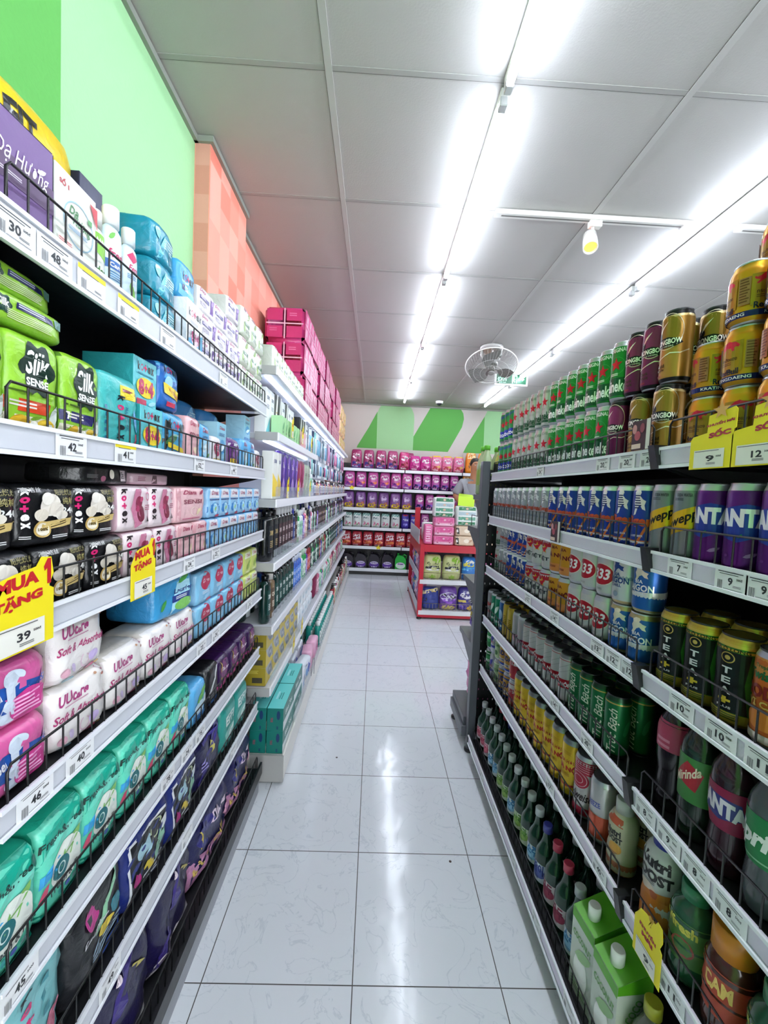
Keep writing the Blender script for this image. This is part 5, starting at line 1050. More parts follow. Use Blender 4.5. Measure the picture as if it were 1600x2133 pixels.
lp('blus', 1.10, 1.2, Z, W5); lp('blus', 1.1, 1.2, Z, 'rear row, '+W5, xf=-.59); lp('blks', 1.205, 1.295, Z, W5)
lrow('nigh', 1.298, .099, 4, Z, W5, jz=.02)
for i in range(3): lp('nigh', 1.32+i*.11, 1.43+i*.11, Z, 'rear row, '+W5, xf=-.59)
Z = .3905
lp('ktel', .355, .5, Z, W6); lp('ktel', .502, .65, Z, W6, rz=.05); lp('kbpi', .655, .812, Z, W6, rz=.05); lp('lbwh', .82, .985, Z, W6, rz=-.05); lp('lbwh', .99, 1.155, Z, W6, rz=.04)
lp('ngt2', 1.16, 1.335, Z, W6, rz=-.05); lp('tegr', 1.345, 1.47, Z, W6); lp('tegr', 1.475, 1.6, Z, W6, rz=-.04); lp('kbpi', 1.50, 1.66, Z, 'rear row, '+W6, xf=-.59, sc=(1, 1, .7))
Z = .1055
lp('purd', .49, .69, Z, W7, xf=-.468, rz=0, sc=(.85, 1, .7)); lp('purd', .695, .91, Z, W7, xf=-.462, rz=-.08); lp('purd', .915, 1.125, Z, W7, xf=-.462, rz=.06)
lp('bang', 1.135, 1.395, Z, W7, xf=-.46, rz=-.05); lp('bang', 1.405, 1.67, Z, W7, xf=-.46, rz=.03)
lp('pinb', .98, 1.18, Z, 'rear row, '+W7, xf=-.6); lp('pinb', 1.2, 1.4, Z, 'rear row, '+W7, xf=-.6); lp('nite', 1.42, 1.58, Z, 'rear row, '+W7, xf=-.6, rz=.2)

# stock of the neighbouring gondola, beside the camera
for key, lv, z, y1, n, pt in (('dahp', 1, 1.6385, .435, 2, .175), ('sik', 1, 1.3745, .45, 4, .088), ('kblk', 2, 1.1235, .445, 4, .105), ('whis', 2, .8765, .44, 3, .168), ('frfr', 1, .6285, .382, 4, .102), ('ktel', 1, .3905, .345, 3, .155), ('purd', 1, .1055, .475, 3, .21)):
    for q in range(lv):
        for i in range(n):
            wz = ' beside the camera, outside left edge' if lv == 1 else (' lower layer beside the camera', ' upper layer beside the camera')[q]
            lp(key, y1-(i+1)*pt, y1-i*pt, z+q*(.0925 if key == 'kblk' else .0955), wz.strip(), rz=RND.uniform(-.03, .03), xf=-.476)

# ------------------------------------------------------------------ toiletries on the long white wall shelving
def sham(key, look, w_, d_, h_, col, lab, labc, capc, pump=False, cat='bottle', name='shampoo_bottle'):
    pr = [(.92, 0), (1, .006), (1, h_*.74), (.9, h_*.79), (.45, h_*.83), (.42, h_*.85)]
    pr = [(a*w_/2, z) for a, z in pr]
    b = MB(); b.lathe(pr, (col, 'g'), 18, sx=1, sy=d_/w_)
    wrap(b, pr, [R(0, .4, .8, .5, lab)] + [T(t, 0, z, .6, .09, labc, b=.04) for t, z in (('XMEN' if col in ('#15171b', '#12302c') else 'CARE', .52),)] + [L(0, .3, .5, .14, labc, 4)], 'b', w_, h_, 1, d_/w_)
    c = MB(); r = w_*.24
    c.lathe([(r, h_*.83), (r, h_*.93 if pump else h_*.99), (r*.8, h_*.94 if pump else h_)], (capc, 'g'), 14)
    if pump: c.tube([(0, 0, h_*.93), (0, 0, h_)], .005, (capc, 'g'), 8); c.box(-.01, .01, -.04, .012, h_*.985, h_*1.02, (capc, 'g'), .002)
    kind(key, name, cat, look, [('body', b), ('pump' if pump else 'cap', c)])
sham('sbp', 'tall black pump bottle', .085, .06, .238, '#15171b', '#23262d', '#b9a26a', '#101114', True)
sham('sbk', 'black bottle with red and white label', .065, .045, .235, '#15171b', '#4a3438', '#d8c8c8', '#e4e4e6')
sham('sbr', 'tan bottle with brown label', .07, .05, .215, '#7d664c', '#5c4634', '#e8dcc8', '#d9d6cf')
sham('sgn', 'dark teal bottle with white print', .07, .05, .225, '#12302c', '#1a4a44', '#dfe6e2', '#101314', True)
sham('sbl', 'royal blue bottle', .055, .045, .2, '#2f5fc0', '#5c8ade', '#eef2fa', '#dfe6f4')
sham('swh', 'white bottle with mint label', .055, .045, .19, '#dfe6e8', '#9cd0b8', '#2f6a5a', '#f0f2f2')
sham('sgr', 'bright green bottle', .06, .045, .2, '#1f9a4e', '#dff0e2', '#1a6a38', '#cfe8d4')
sham('srd', 'deep red pump bottle', .06, .045, .22, '#8a1c28', '#c85a5a', '#f0dcdc', '#1a1214', True)
sham('spu', 'purple bottle', .055, .045, .19, '#5a3a9c', '#a890d8', '#f0ecf8', '#e8e4f0')
sham('scr', 'cream gold bottle', .05, .04, .18, '#d8c08a', '#f0e6cc', '#8a6a2c', '#e8e0cc')
sham('snv', 'navy bottle with blue cap', .06, .045, .21, '#1a2450', '#3a4c8c', '#dfe4f2', '#2236a0')
sham('spk', 'pink bottle', .055, .045, .2, '#d26a8c', '#f4d4de', '#a02a58', '#f4f0f2')
sham('mouw', 'teal mouthwash bottle with white cap', .062, .05, .19, '#0f8a7e', '#dfe9e6', '#14655e', '#eef1f0', name='mouthwash_bottle')
sham('lta', 'small white lotion bottle', .045, .035, .115, '#e4e4e8', '#8fa8d8', '#2a3a7a', '#e8e8ea')
sham('ltb', 'small navy and white lotion bottle', .045, .035, .12, '#2a2f5a', '#dfe2ee', '#2a3a7a', '#15171f')
sham('ltc', 'small gold lotion bottle', .042, .035, .11, '#cda85c', '#efe2c4', '#7a5a2c', '#2a2220')
sham('ltd', 'small rose lotion bottle', .045, .035, .12, '#a8485e', '#eecad2', '#6a1a30', '#f0e6ea')
pk('puch', 'tall purple refill pouch', .105, .05, .23, '#4a2f8c', [P([(-.5, -.5), (0, -.2), (.5, .5), (-.1, .5)], .1, .55, .7, .7, '#8a6ad0'), T('Sunsilk' if 0 else 'Soft', 0, .7, .5, .12, '#efeaf8', b=.03), E(0, .3, .5, .3, '#b79ae0')], p=6, q=3, name='refill_pouch', cat='pouch')
pk('pucm', 'tall maroon refill pouch', .105, .05, .22, '#8c2450', [P([(-.5, -.5), (0, -.2), (.5, .5), (-.1, .5)], .1, .55, .7, .7, '#c25a84'), E(0, .3, .5, .3, '#e0a0bc')], p=6, q=3, name='refill_pouch', cat='pouch')
pk('pucs', 'tall silver-green refill pouch', .105, .05, .21, '#a9b8a4', [L(0, .6, .6, .2, '#5d7058', 4), P(LEAF, 0, .3, .5, .3, '#d9e6cc')], p=6, q=3, name='refill_pouch', cat='pouch')
bx('bxw', 'tall white cosmetics box', .07, .05, .2, '#eceef0', [T('care', 0, .8, .6, .08, '#3a4a6a', b=.03), P([(-.5, -.5), (.5, -.5), (.5, .5)], 0, .2, 1, .4, '#7fd0e0'), L(0, .6, .6, .1, '#99a', 3)])
bx('bxk', 'tall black and white cosmetics box', .07, .05, .21, '#16191d', [P([(-.5, -.5), (-.1, -.5), (.5, .5), (.1, .5)], 0, .5, .9, 1, '#e6e6e2'), L(.1, .5, .3, .2, '#c9a05a', 3)])
bx('bxy', 'white and yellow sunscreen box', .075, .05, .21, '#eceee8', [P([(-.5, -.5), (.5, -.5), (.5, .1), (-.5, .5)], 0, .3, 1, .5, '#f0d24a'), T('SUN', 0, .8, .5, .08, '#2a4a8a', b=.03)])
bx('bxg', 'small pale green carton', .06, .05, .09, '#a8d8a0', [P(LEAF, 0, .5, .6, .5, '#5aa86a'), L(0, .2, .6, .14, '#3a7a4a', 2)])
bx('bxp', 'small pink carton', .06, .05, .09, '#e8b4bc', [E(0, .5, .5, .4, '#f4e0e4'), L(0, .2, .6, .14, '#b04a6a', 2)])
bx('gry', 'grey and yellow tissue box', .12, .09, .080, '#aeb3ba', [P([(-.5, -.5), (.5, -.5), (.5, -.3), (0, -.2), (-.3, .1), (-.5, .5)], 0, .5, 1, 1, '#d9c23c'), P([(.3, .5), (.5, .5), (.5, -.1)], 0, .5, 1, 1, '#d9c23c'), E(.1, .58, .5, .6, '#7b838e'), L(.1, .6, .3, .2, '#e6e8ea', 3)], left=[R(0, .5, 1, 1, '#a3912a'), R(.1, .3, .5, .3, '#4a4636'), L(-.1, .75, .6, .2, '#d8c95a', 3)], topc='#b8c8d8')
bx('teab', 'long teal tissue box', .235, .072, .103, '#12786e', [T('Bless You', 0, .6, .6, .24, '#e8f4f2', b=.02), P([(-.5, -.5), (.5, -.5), (.5, 0), (-.5, .5)], 0, .2, 1, .4, '#e2eeee')], left=[E(.2, .7, .22, .4, '#1a3a6a'), T('TISSUE', -.2, .5, .3, .1, '#b04a6a', b=.02, a=-90), R(.15, .15, .1, .14, '#1a4a6a')], topc='#6fd8d4', top=[L(0, 0, .3, .4, '#2a8a88', 3), R(0, .2, .3, .12, '#b8eeee')])
pk('whpk', 'white cotton pad pack', .11, .09, .1, '#e6ecf0', [L(0, .6, .6, .2, '#9fc4d8', 3), E(0, .3, .4, .3, '#f6f6f8')], p=7, q=4)
pk('pnkw', 'pink wipes pack leaning on the tray edge', .16, .07, .12, '#f0b8d4', [E(0, .5, .5, .5, '#e0409a'), P(BULL, .2, .7, .3, .2, '#c82a5a'), L(-.2, .4, .3, .2, '#fff', 3)], p=8, q=5)
pk('bluw', 'white and blue wipes pack', .16, .07, .12, '#e8eef6', [P([(-.5, 0), (0, .5), (.5, .1), (.2, -.5)], .1, .5, .5, .6, '#2a50c8'), E(-.1, .4, .4, .4, '#8fc0ee'), L(-.2, .8, .3, .1, '#557', 2)], p=8, q=5)
TPF = [R(0, .5, .96, .9, '#d4588e')] + [P([(-.5, -.5), (-.15, -.5), (.5, .5), (.1, .5)], x, z, .12, .34, c) for x, z, c in ((-.38, .25, '#f0c2d8'), (-.22, .7, '#f4d4e2'), (-.05, .3, '#eeb4cf'), (.1, .75, '#f6dce8'), (.26, .3, '#f2cadd'), (.4, .7, '#eeb4cf'), (-.38, .8, '#c23474'), (.12, .2, '#b92c6a'), (.36, .15, '#f6dce8'))] + [L(x, z, .12, .2, '#f7e4ee', 5) for x in (-.3, .02, .3) for z in (.3, .72)] + [R(0, .5, .98, .03, '#f0d0e0')]
bx('tpp', 'pink toilet roll bundle', .31, .26, .21, '#c23a78', TPF, bev=.024, fin='f', left=[R(0, .5, .03, .9, '#ecc0d4'), R(0, .5, .9, .035, '#ecc0d4'), R(-.24, .25, .38, .34, '#c03672'), R(.24, .25, .38, .34, '#c03672'), R(-.24, .75, .38, .34, '#c03672'), R(.24, .75, .38, .34, '#c03672'), L(.24, .75, .25, .12, '#d67aa4', 2), L(-.24, .3, .25, .12, '#cf6a98', 2)], name='toilet_roll_bundle', cat='pack')
pk('tpo', 'peach toilet roll bundle', .26, .24, .2, '#e8b98c', [R(0, .5, 1, .04, '#f4dcc0'), E(-.2, .3, .3, .3, '#d9c45a'), E(.2, .75, .3, .3, '#d9c45a')], p=8, q=5, wr=.004, name='toilet_roll_bundle')
def blister(key, look, c1, c2):
    b = MB(); b.box(-.022, .022, -.001, .001, 0, .2, (c1, 'x')); h_ = MB()
    h_.tube([(0, -.009, .03), (0, -.012, .1), (0, -.009, .15)], [.007, .004, .006], (c2, 'g'), 6)
    kind(key, 'toothbrush_pack', 'toothbrush', look, [('card', b), ('toothbrush', h_)])
BLI = [('white', '#e8ecf2', '#7fb8d8'), ('teal', '#8fd4d0', '#e8f0f4'), ('navy', '#2a3a5c', '#c8d4e4'), ('pink', '#ecc4d8', '#d45a9a'), ('silver', '#b9c2cc', '#3a4a5a'), ('black', '#1d2024', '#9aa2ac')]
for n_, a, b_ in BLI: blister('bl'+n_, 'hanging %s toothbrush card' % n_, a, b_)
Q = ['%s shelf of white wall shelving' % s for s in ('top', 'second', 'third', 'fourth', 'fifth', 'sixth')]; QB = 'base tray of white wall shelving'
def fill(keys, y0, y1, z, where, xf=-.445, gap=.004, rows=1, rd=.07, jz=.06):
    y = y0; i = 0
    while True:
        k_ = keys[i] if i < len(keys) else RND.choice(keys)
        ms = KIND[k_]['parts'][0][1]; xs = [v.co.x for v in ms.vertices]; ys = [v.co.y for v in ms.vertices]
        w_ = max(xs)-min(xs); d_ = max(ys)-min(ys)
        if y+w_ > y1: return y
        for r in range(rows): put(k_, xf-d_/2-r*rd, y+w_/2, z, LL+RND.uniform(-jz, jz), where if r == 0 else 'rear row, '+where, small=y > 9)
        y += w_+gap; i += 1
# top: white and green packs in front, pink toilet roll bundles behind
fill(['grnw']*9, 1.775, 2.58, 1.8255, Q[0], xf=-.455, jz=.02); fill(['grnw']*3, 1.775, 2.2, 1.8255, 'rear row, top of white wall shelving', xf=-.60, jz=.02)
for i in range(8):
    for q in range(3):
        if i == 1 and q == 2: pass
        put('tpp', -.615+RND.uniform(-.012, .012), 2.80+i*.325, 1.8255+q*.2105, LL+RND.uniform(-.03, .03), ('lower', 'middle', 'upper')[q]+' layer, '+Q[0], sc=(1, 1, 1))
for i in range(3):
    for q in range(3): put('tpo', -.60, 5.42+i*.27, 1.8255+q*.2005, LL+RND.uniform(-.04, .04), ('lower', 'middle', 'upper')[q]+' layer, '+Q[0])
fill(['bxw', 'bxw', 'bxk', 'bxk', 'bxw', 'bxk', 'bxw', 'bxw', 'bxg', 'bxp', 'bxp'], 1.80, 2.88, 1.5485, Q[1], xf=-.49)
fill(['bxg', 'bxg', 'bxg', 'bxg', 'bxg', 'bxg', 'bxg', 'bxp', 'bxp', 'bxp'], 1.86, 2.55, 1.5485, 'front row, '+Q[1], xf=-.432)
# toothbrush rack: hooks on the back panel
t = SU
for zt in (1.76, 1.55):
    m = MB(); m.box(-.774, -.768, 2.97, 6.05, zt-.01, zt+.004, ('#a9adb3', 's')); m.build('hook_bar', t)
for zt, xx in ((1.76, -.50), (1.55, -.50)):
    m = MB()
    y = 3.0
    while y < 6.0:
        m.tube([(-.766, y, zt-.004), (-.485, y, zt-.004), (-.48, y, zt+.004)], .0018, ('#c4c8cc', 's'), 4, False); y += .075
    m.build('hooks', t)
y = 3.0
while y < 6.0:
    for zt in (1.76, 1.55):
        k_ = 'bl'+RND.choice(['white', 'white', 'teal', 'silver', 'navy', 'pink'] if y < 5.4 else ['white', 'pink', 'black', 'silver'])
        put(k_, -.495+RND.uniform(-.01, .01), y, zt-(.207 if zt > 1.6 else .147), LL+RND.uniform(-.5, .5), ('upper' if zt > 1.6 else 'lower')+' hook row of white shelving', sc=(1, 1, 1) if zt > 1.6 else (1, 1, .7))
    y += .075
fill(['bxy', 'bxy', 'puch', 'puch', 'puch', 'puch', 'pucm', 'pucm', 'pucs', 'pucs', 'swh', 'swh'], 1.80, 2.96, 1.2625, Q[2], xf=-.45)
fill(['lta', 'ltb', 'ltb', 'ltc', 'ltd', 'ltc', 'ltc', 'lta', 'ltd', 'ltb'], 2.98, 6.0, 1.2625, Q[2], xf=-.45)
fill(['sbp', 'sbp', 'sbk', 'sbk', 'sbk', 'sbk', 'sbk', 'snv', 'sbk', 'sgr', 'swh', 'swh', 'spu', 'spk', 'scr'], 1.79, 6.0, .9855, Q[3], xf=-.452)
fill(['snv', 'swh', 'snv', 'swh', 'sbl', 'snv', 'swh', 'sgr'], 1.79, 3.4, .9855, 'rear row, '+Q[3], xf=-.56)
fill(['sgn', 'sbr', 'sgn', 'sgn', 'sgn', 'sgn', 'sgn', 'sgn', 'sbl', 'sbl', 'sbl', 'sbl', 'swh', 'sgr', 'sgr', 'spu', 'srd', 'srd'], 1.79, 6.0, .7055, Q[4], xf=-.452)
fill(['sgn', 'swh', 'sgn', 'swh', 'sbl', 'spu', 'swh', 'sgr'], 1.79, 3.4, .7055, 'rear row, '+Q[4], xf=-.56)
for q in range(3):
    for i in range(6): put('gry', -.495, 1.835+i*.124, .4305+q*.0805, LL, ('lower', 'middle', 'upper')[q]+' layer, '+Q[5])
fill(['whpk', 'whpk', 'whpk', 'whpk', 'whpk', 'whpk'], 2.53, 3.2, .4305, 'lower layer, '+Q[5]); fill(['whpk', 'whpk', 'whpk', 'whpk', 'whpk', 'whpk'], 2.53, 3.2, .5315, 'upper layer, '+Q[5])
fill(['pucm', 'spk', 'spk', 'swh', 'swh', 'sgr', 'spu', 'scr', 'swh'], 3.25, 6.0, .4305, Q[5])
for q in range(2):
    for i in range(2):
        for r in range(2): put('teab', -.399-r*.076, 1.885+i*.239, .1265+q*.1035, LL, ('lower', 'upper')[q]+' layer, '+QB, order=i+r*.1)
lp('bluw', 2.26, 2.42, .1265, QB, xf=-.365, rz=.1); lp('bluw', 2.43, 2.59, .1265, QB, xf=-.37, rz=-.1); lp('pnkw', 2.61, 2.77, .1265, QB, xf=-.37, rz=.12); lp('pnkw', 2.79, 2.95, .1265, QB, xf=-.365)
for (a, b_) in ((2.3, 2.46), (2.5, 2.66), (2.7, 2.86)): lp('bluw', a, b_, .1265, 'rear row, '+QB, xf=-.46)
for i in range(15):
    for r in range(3): put('mouw', -.385-r*.066, 3.03+i*.066, .1265, LL, ('front row, ', 'middle row, ', 'rear row, ')[r]+QB)
fill(['srd', 'srd', 'scr', 'scr', 'swh', 'swh', 'spk', 'swh', 'scr', 'swh'], 4.05, 6.1, .1265, QB, xf=-.37)

# ------------------------------------------------------------------ softener bags on the back shelving
def bag(key, look, col, ds, w_=.165, h_=.27, d_=.1, **k): pk(key, look, w_, d_, h_, col, ds, p=5, q=2.6, wr=.008, taper=.1, rc=.075, name='softener_bag', cat='bag', **k)
def CH(c1, c2, oval='#efd9e4', txt='Chanté'): return [E(0, .66, .74, .3, oval), T(txt, 0, .67, .6, .11, '#3a1430', b=.03), P([(-.5, -.5), (.5, -.5), (.5, .1), (0, .4), (-.5, .5)], 0, .2, 1, .4, c1), E(.15, .35, .4, .26, c2), L(0, .12, .7, .08, '#f0dfe8', 2)]
bag('cha', 'rose softener bag with dark flowers', '#a83a70', CH('#4a3a8c', '#5a1a30'), h_=.3)
bag('chb', 'magenta softener bag with red flowers', '#c02a72', CH('#8a1c3c', '#b03a4a'), h_=.29)
bag('chc', 'short hot pink softener bag', '#c82c8c', CH('#a0206a', '#e09ac0'), h_=.24)
bag('chd', 'pink softener bag with yellow top', '#e07aa4', CH('#b8404a', '#c8a04a') + [R(0, .95, 1, .08, '#e8c83a')], h_=.26)
bag('org', 'orange powder bag', '#e8891c', [R(0, .84, 1, .26, '#f0e0b0'), L(0, .86, .6, .1, '#c8741c', 2), T('Good', 0, .45, .6, .12, '#8a3a14', b=.04), R(0, .2, 1, .03, '#f4b04a')], h_=.33)
bag('che', 'pink bag with orange flower', '#c0509a', CH('#8a3aa0', '#e0742a'), h_=.26)
bag('chf', 'lilac and navy softener bag', '#b04a98', CH('#2a2464', '#7a4ab0'), w_=.136, h_=.26)
bag('chg', 'mixed purple and yellow bag', '#7a4a8c', [P([(-.5, -.5), (.5, -.5), (.5, .2), (-.5, .5)], 0, .18, 1, .34, '#d9b82a'), E(0, .6, .6, .3, '#cdb4d8'), E(.2, .35, .3, .2, '#a0522c')], h_=.26)
bag('chh', 'white floral softener bag', '#d5dcd8', [R(0, .9, 1, .16, '#2a9a88'), T('PureX' if 0 else 'Pure', 0, .68, .6, .12, '#2a4a5a', b=.03), E(-.2, .3, .3, .26, '#e08aa8'), E(.2, .25, .26, .2, '#d86a90'), P(LEAF, 0, .2, .4, .14, '#7fae6a')], w_=.14, h_=.23)
bag('chi', 'violet laundry bag with white letters', '#3f2c9c', [R(0, .9, 1, .1, '#b02a3a'), T('PURE', 0, .6, .7, .14, '#eaeaf8', b=.05), E(0, .3, .6, .2, '#8f8ae0')], w_=.12, h_=.24)
bag('chj', 'red laundry bag with white panel', '#b02a3a', [R(0, .62, .7, .34, '#ead9dc'), L(0, .66, .5, .14, '#8a2a3a', 2), E(0, .3, .8, .24, '#d9743a'), L(0, .1, .7, .08, '#f0dfe0', 2)], w_=.165, h_=.235)
def jug(key, look, col, capc, lab, t):
    b = MB(); w2 = .085; V = [(-w2, 0), (w2, 0), (w2, .15), (w2*.9, .185), (.035, .225), (-.02, .235), (-.055, .235), (-.07, .2), (-w2, .17)]
    n = len(V); vs = [(x, -.045, z) for x, z in V] + [(x, .045, z) for x, z in V]
    b.add(vs, [tuple(range(n)), tuple(range(n, 2*n))[::-1]] + [(i, n+i, n+(i+1) % n, (i+1) % n) for i in range(n)], (col, 'b'))
    for i, d in enumerate([E(0, .075, .15, .1, lab), E(0, .1, .12, .045, '#d9cfe8'), T(t, 0, .1, .09, .025, '#3a1a6a', b=.04), T('6 IN 1', 0, .04, .08, .02, '#f0ecf8', b=.04)]): decal(b, d, lambda x, z, o: (x, -.045-o, z), .0006+.0003*i, None, 'b')
    h_ = MB(); h_.tube([(.03, 0, .22), (.055, 0, .245), (.085, 0, .23), (.09, 0, .19), (.075, 0, .16)], .011, (col, 'g'), 8)
    c = MB(); c.lathe([(.02, .235), (.02, .262), (.017, .266)], (capc, 'g'), 14, -.038, 0)
    kind(key, 'detergent_jug', 'jug', look, [('body', b), ('handle', h_), ('cap', c)])
jug('jugp', 'black and purple detergent jug with handle', '#1c1726', '#2a2236', '#5a2f9c', 'Hygiene')
jug('jugg', 'bright green detergent jug with handle', '#1fae3c', '#189034', '#d8f0dc', 'Green')
BW = ['*%s shelf at back wall' % s for s in ('top', 'second', 'third', 'fourth', 'fifth')] + ['*bottom of back shelving']
def brow(items, z, where, y=6.345):
    for k_, x in items: put(k_, x, y+RND.uniform(-.008, .008), z, RND.uniform(-.08, .08), where, order=x, s=.8 if (k_ == 'org' and z < 1.5) else 1)
brow([('cha', -.31), ('cha', -.12), ('cha', .07), ('cha', .25), ('chb', .43), ('chc', .60), ('chc', .765), ('chd', .935), ('chd', 1.105), ('chd', 1.28), ('org', 1.47), ('org', 1.66)], 1.6455, BW[0])
brow([('cha', .52), ('chd', .84), ('chd', 1.02), ('chd', 1.2)], 1.6455, '*rear row, top shelf at back wall', 6.53)
brow([('che', -.40), ('che', -.223), ('che', -.037), ('che', .146), ('che', .32), ('che', .49), ('chf', .652), ('chf', .795), ('chf', .935), ('chf', 1.08), ('chf', 1.226), ('org', 1.42)], 1.3505, BW[1])
for o in bpy.data.objects:
    pass
brow([('chg', -.40+.18*i) for i in range(6)] + [('chf', .70), ('chf', .86), ('che', 1.03), ('che', 1.21)], 1.0405, BW[2])
brow([('chh', -.40), ('chh', -.26), ('chh', -.118), ('chh', .033), ('chh', .18), ('chh', .336), ('chi', .49), ('chi', .62), ('chf', .80)], .7405, BW[3])
brow([('chj', -.42), ('chj', -.25), ('chj', -.08), ('chj', .09), ('chj', .26), ('chj', .43), ('chj', .60)], .4455, BW[4])
brow([('jugp', -.385), ('jugp', -.175), ('jugp', .036), ('jugp', .24), ('jugg', .45)], .0905, BW[5], 6.36)

# ------------------------------------------------------------------ goods on the red stand
pk('pnkt', 'pink floral tissue pack', .215, .15, .097, '#e48ab0', [R(0, .66, .98, .5, '#d64a8c'), E(0, .7, .12, .2, '#f0b8d0'), L(0, .2, .9, .2, '#f6e0ea', 4), E(-.3, .3, .1, .1, '#b02a5a'), E(.3, .3, .1, .1, '#b02a5a')], p=14, q=7, name='tissue_pack')
pk('pnku', 'upright pink floral tissue pack', .085, .15, .21, '#e06a9e', [L(0, .5, .6, .8, '#f2c0d6', 7), E(-.1, .35, .2, .06, '#b02a5a')], p=14, q=7, name='tissue_pack')
pk('grnt', 'white tissue bundle with four green bands', .215, .16, .205, '#e4e8e4', [R(0, .12+.25*i, .82, .17, ('#2a7a50', '#5a9c80', '#a8bcc4', '#2a7a50')[i]) for i in range(4)] + [E(0, .12+.25*i, .14, .1, '#d8b49c') for i in range(4)], p=12, q=6, name='tissue_pack')
pk('beig', 'beige and black tissue pack', .2, .15, .105, '#d9bfa2', [P([(-.5, -.5), (-.3, -.5), (-.35, .5), (-.5, .5)], .02, .5, 1, 1, '#2a2624'), T('6', -.4, .5, .1, .3, '#eee', b=.05), E(.1, .5, .3, .4, '#efe0cc'), P(LEAF, .3, .5, .2, .4, '#c49a7a')], p=14, q=7, name='tissue_pack')
bag('lgb', 'yellow-green detergent bag', '#c4c88a', [E(.2, .8, .5, .24, '#8fc03a'), T('Pureté' if 0 else 'Choice', 0, .66, .66, .11, '#3a3a2a', b=.03), R(0, .5, .8, .13, '#1d1f22'), L(0, .5, .7, .08, '#d8d8d8', 2), R(0, .4, .7, .08, '#e8e8e4'), E(0, .12, .4, .16, '#8fb83a')], w_=.19, h_=.26)
bag('blyb', 'blue and yellow detergent bag', '#2d76c4', [R(0, .7, .9, .2, '#d9cf4a'), R(0, .5, 1, .12, '#58b0e0'), E(0, .78, .6, .2, '#e8e8dc'), R(0, .12, 1, .24, '#1d2c6c')], w_=.15, h_=.25)
bag('pkbg', 'pink detergent bag with round badge', '#d86aa8', [O(.2, .55, .5, .3, '#f0d8e4', t=.1), E(.2, .55, .34, .2, '#4aa8d8')], w_=.16, h_=.26)
bag('nvy', 'navy and gold detergent bag', '#26388c', [P([(-.5, -.3), (.5, .2), (.5, .5), (-.5, .1)], 0, .8, 1, .4, '#e4d9a8'), R(.1, .86, .4, .1, '#d9b03a'), T('O', -.35, .45, .3, .24, '#16122a', b=.05)], w_=.18, h_=.24)
bag('omo', 'purple detergent bag with black letters', '#6b3f9c', [E(0, .6, .95, .36, '#d9d3e4'), T('OMO', 0, .62, .8, .22, '#15131c', b=.06), P([(-.5, .5), (.5, .5), (.2, -.5), (-.2, -.5)], 0, .38, .8, .24, '#9a5ad0'), E(0, .12, .8, .22, '#cfc06a')], w_=.19, h_=.25)
bag('comf', 'violet softener bag with white oval', '#3c2f86', [E(0, .68, .8, .34, '#e9e6ee'), T('Comfort', 0, .68, .66, .13, '#2a1f4a', b=.04), R(0, .42, 1, .1, '#d9c05a'), E(.2, .14, .4, .2, '#d9b03a'), E(-.2, .2, .5, .3, '#5a3aa8')], w_=.185, h_=.25)
bag('whpb', 'white and pink detergent bag', '#e4dce2', [E(0, .5, .7, .4, '#e09ab8'), L(0, .2, .6, .2, '#b06a8a', 3)], w_=.15, h_=.24)
ST = '*on red stand'
def sp(k_, x, z, where, y=4.27, rz=0): put(k_, x, y, z, rz, where, order=x+z*.01)
sp('pnku', .575, .785, ST)
for q in range(3): sp('pnkt', .735, .785+q*.0975, ST, rz=.02*q)
sp('grnt', .725, 1.078, ST)
for q in range(2): sp('beig', .955, .785+q*.1055, ST)
sp('grnt', .965, .9965, ST); sp('beig', 1.18, .785, ST); sp('grnt', 1.18, .891, ST)
for i in range(3): put('grnt', .66+.24*i, 4.62, .785, 0, '*second row on red stand', order=i)
for i in range(3): put('pnkt', .66, 4.62+.25*i, 1.0 if i == 0 else .785, LL*-1, 'along left side of red stand', order=i) if i else None
sp('lgb', .64, .4155, '*upper shelf of red stand'); sp('lgb', .845, .4155, '*upper shelf of red stand'); sp('blyb', 1.03, .4155, '*upper shelf of red stand'); sp('pkbg', 1.20, .4155, '*upper shelf of red stand')
sp('nvy', .635, .0905, '*lower shelf of red stand'); sp('omo', .825, .0905, '*lower shelf of red stand'); sp('comf', 1.02, .0905, '*lower shelf of red stand'); sp('whpb', 1.20, .0905, '*lower shelf of red stand')
for z, w_ in ((.4155, 'upper'), (.0905, 'lower')):
    for i in range(4): put(('pkbg', 'whpb', 'blyb', 'pkbg')[i], .565, 4.47+i*.2, z, -pi/2, 'facing the aisle, %s shelf of red stand' % w_)
m = MB(); m.box(-.085, .085, -.001, .001, 0, .1, ('#c9ee3c', 'p')); m.add([(-.085, -.0011, .1), (.085, -.0011, .1), (.07, .05, .13), (-.07, .05, .13)], [(0, 1, 2, 3), (3, 2, 1, 0)], ('#c9ee3c', 'p'))
o = m.build('paper_card', None, (.945, 4.185, 1.2016)); o.rotation_euler = (-.1, .06, .05); tag(o, 'lime green paper card on top of the green banded tissue bundle', 'card')
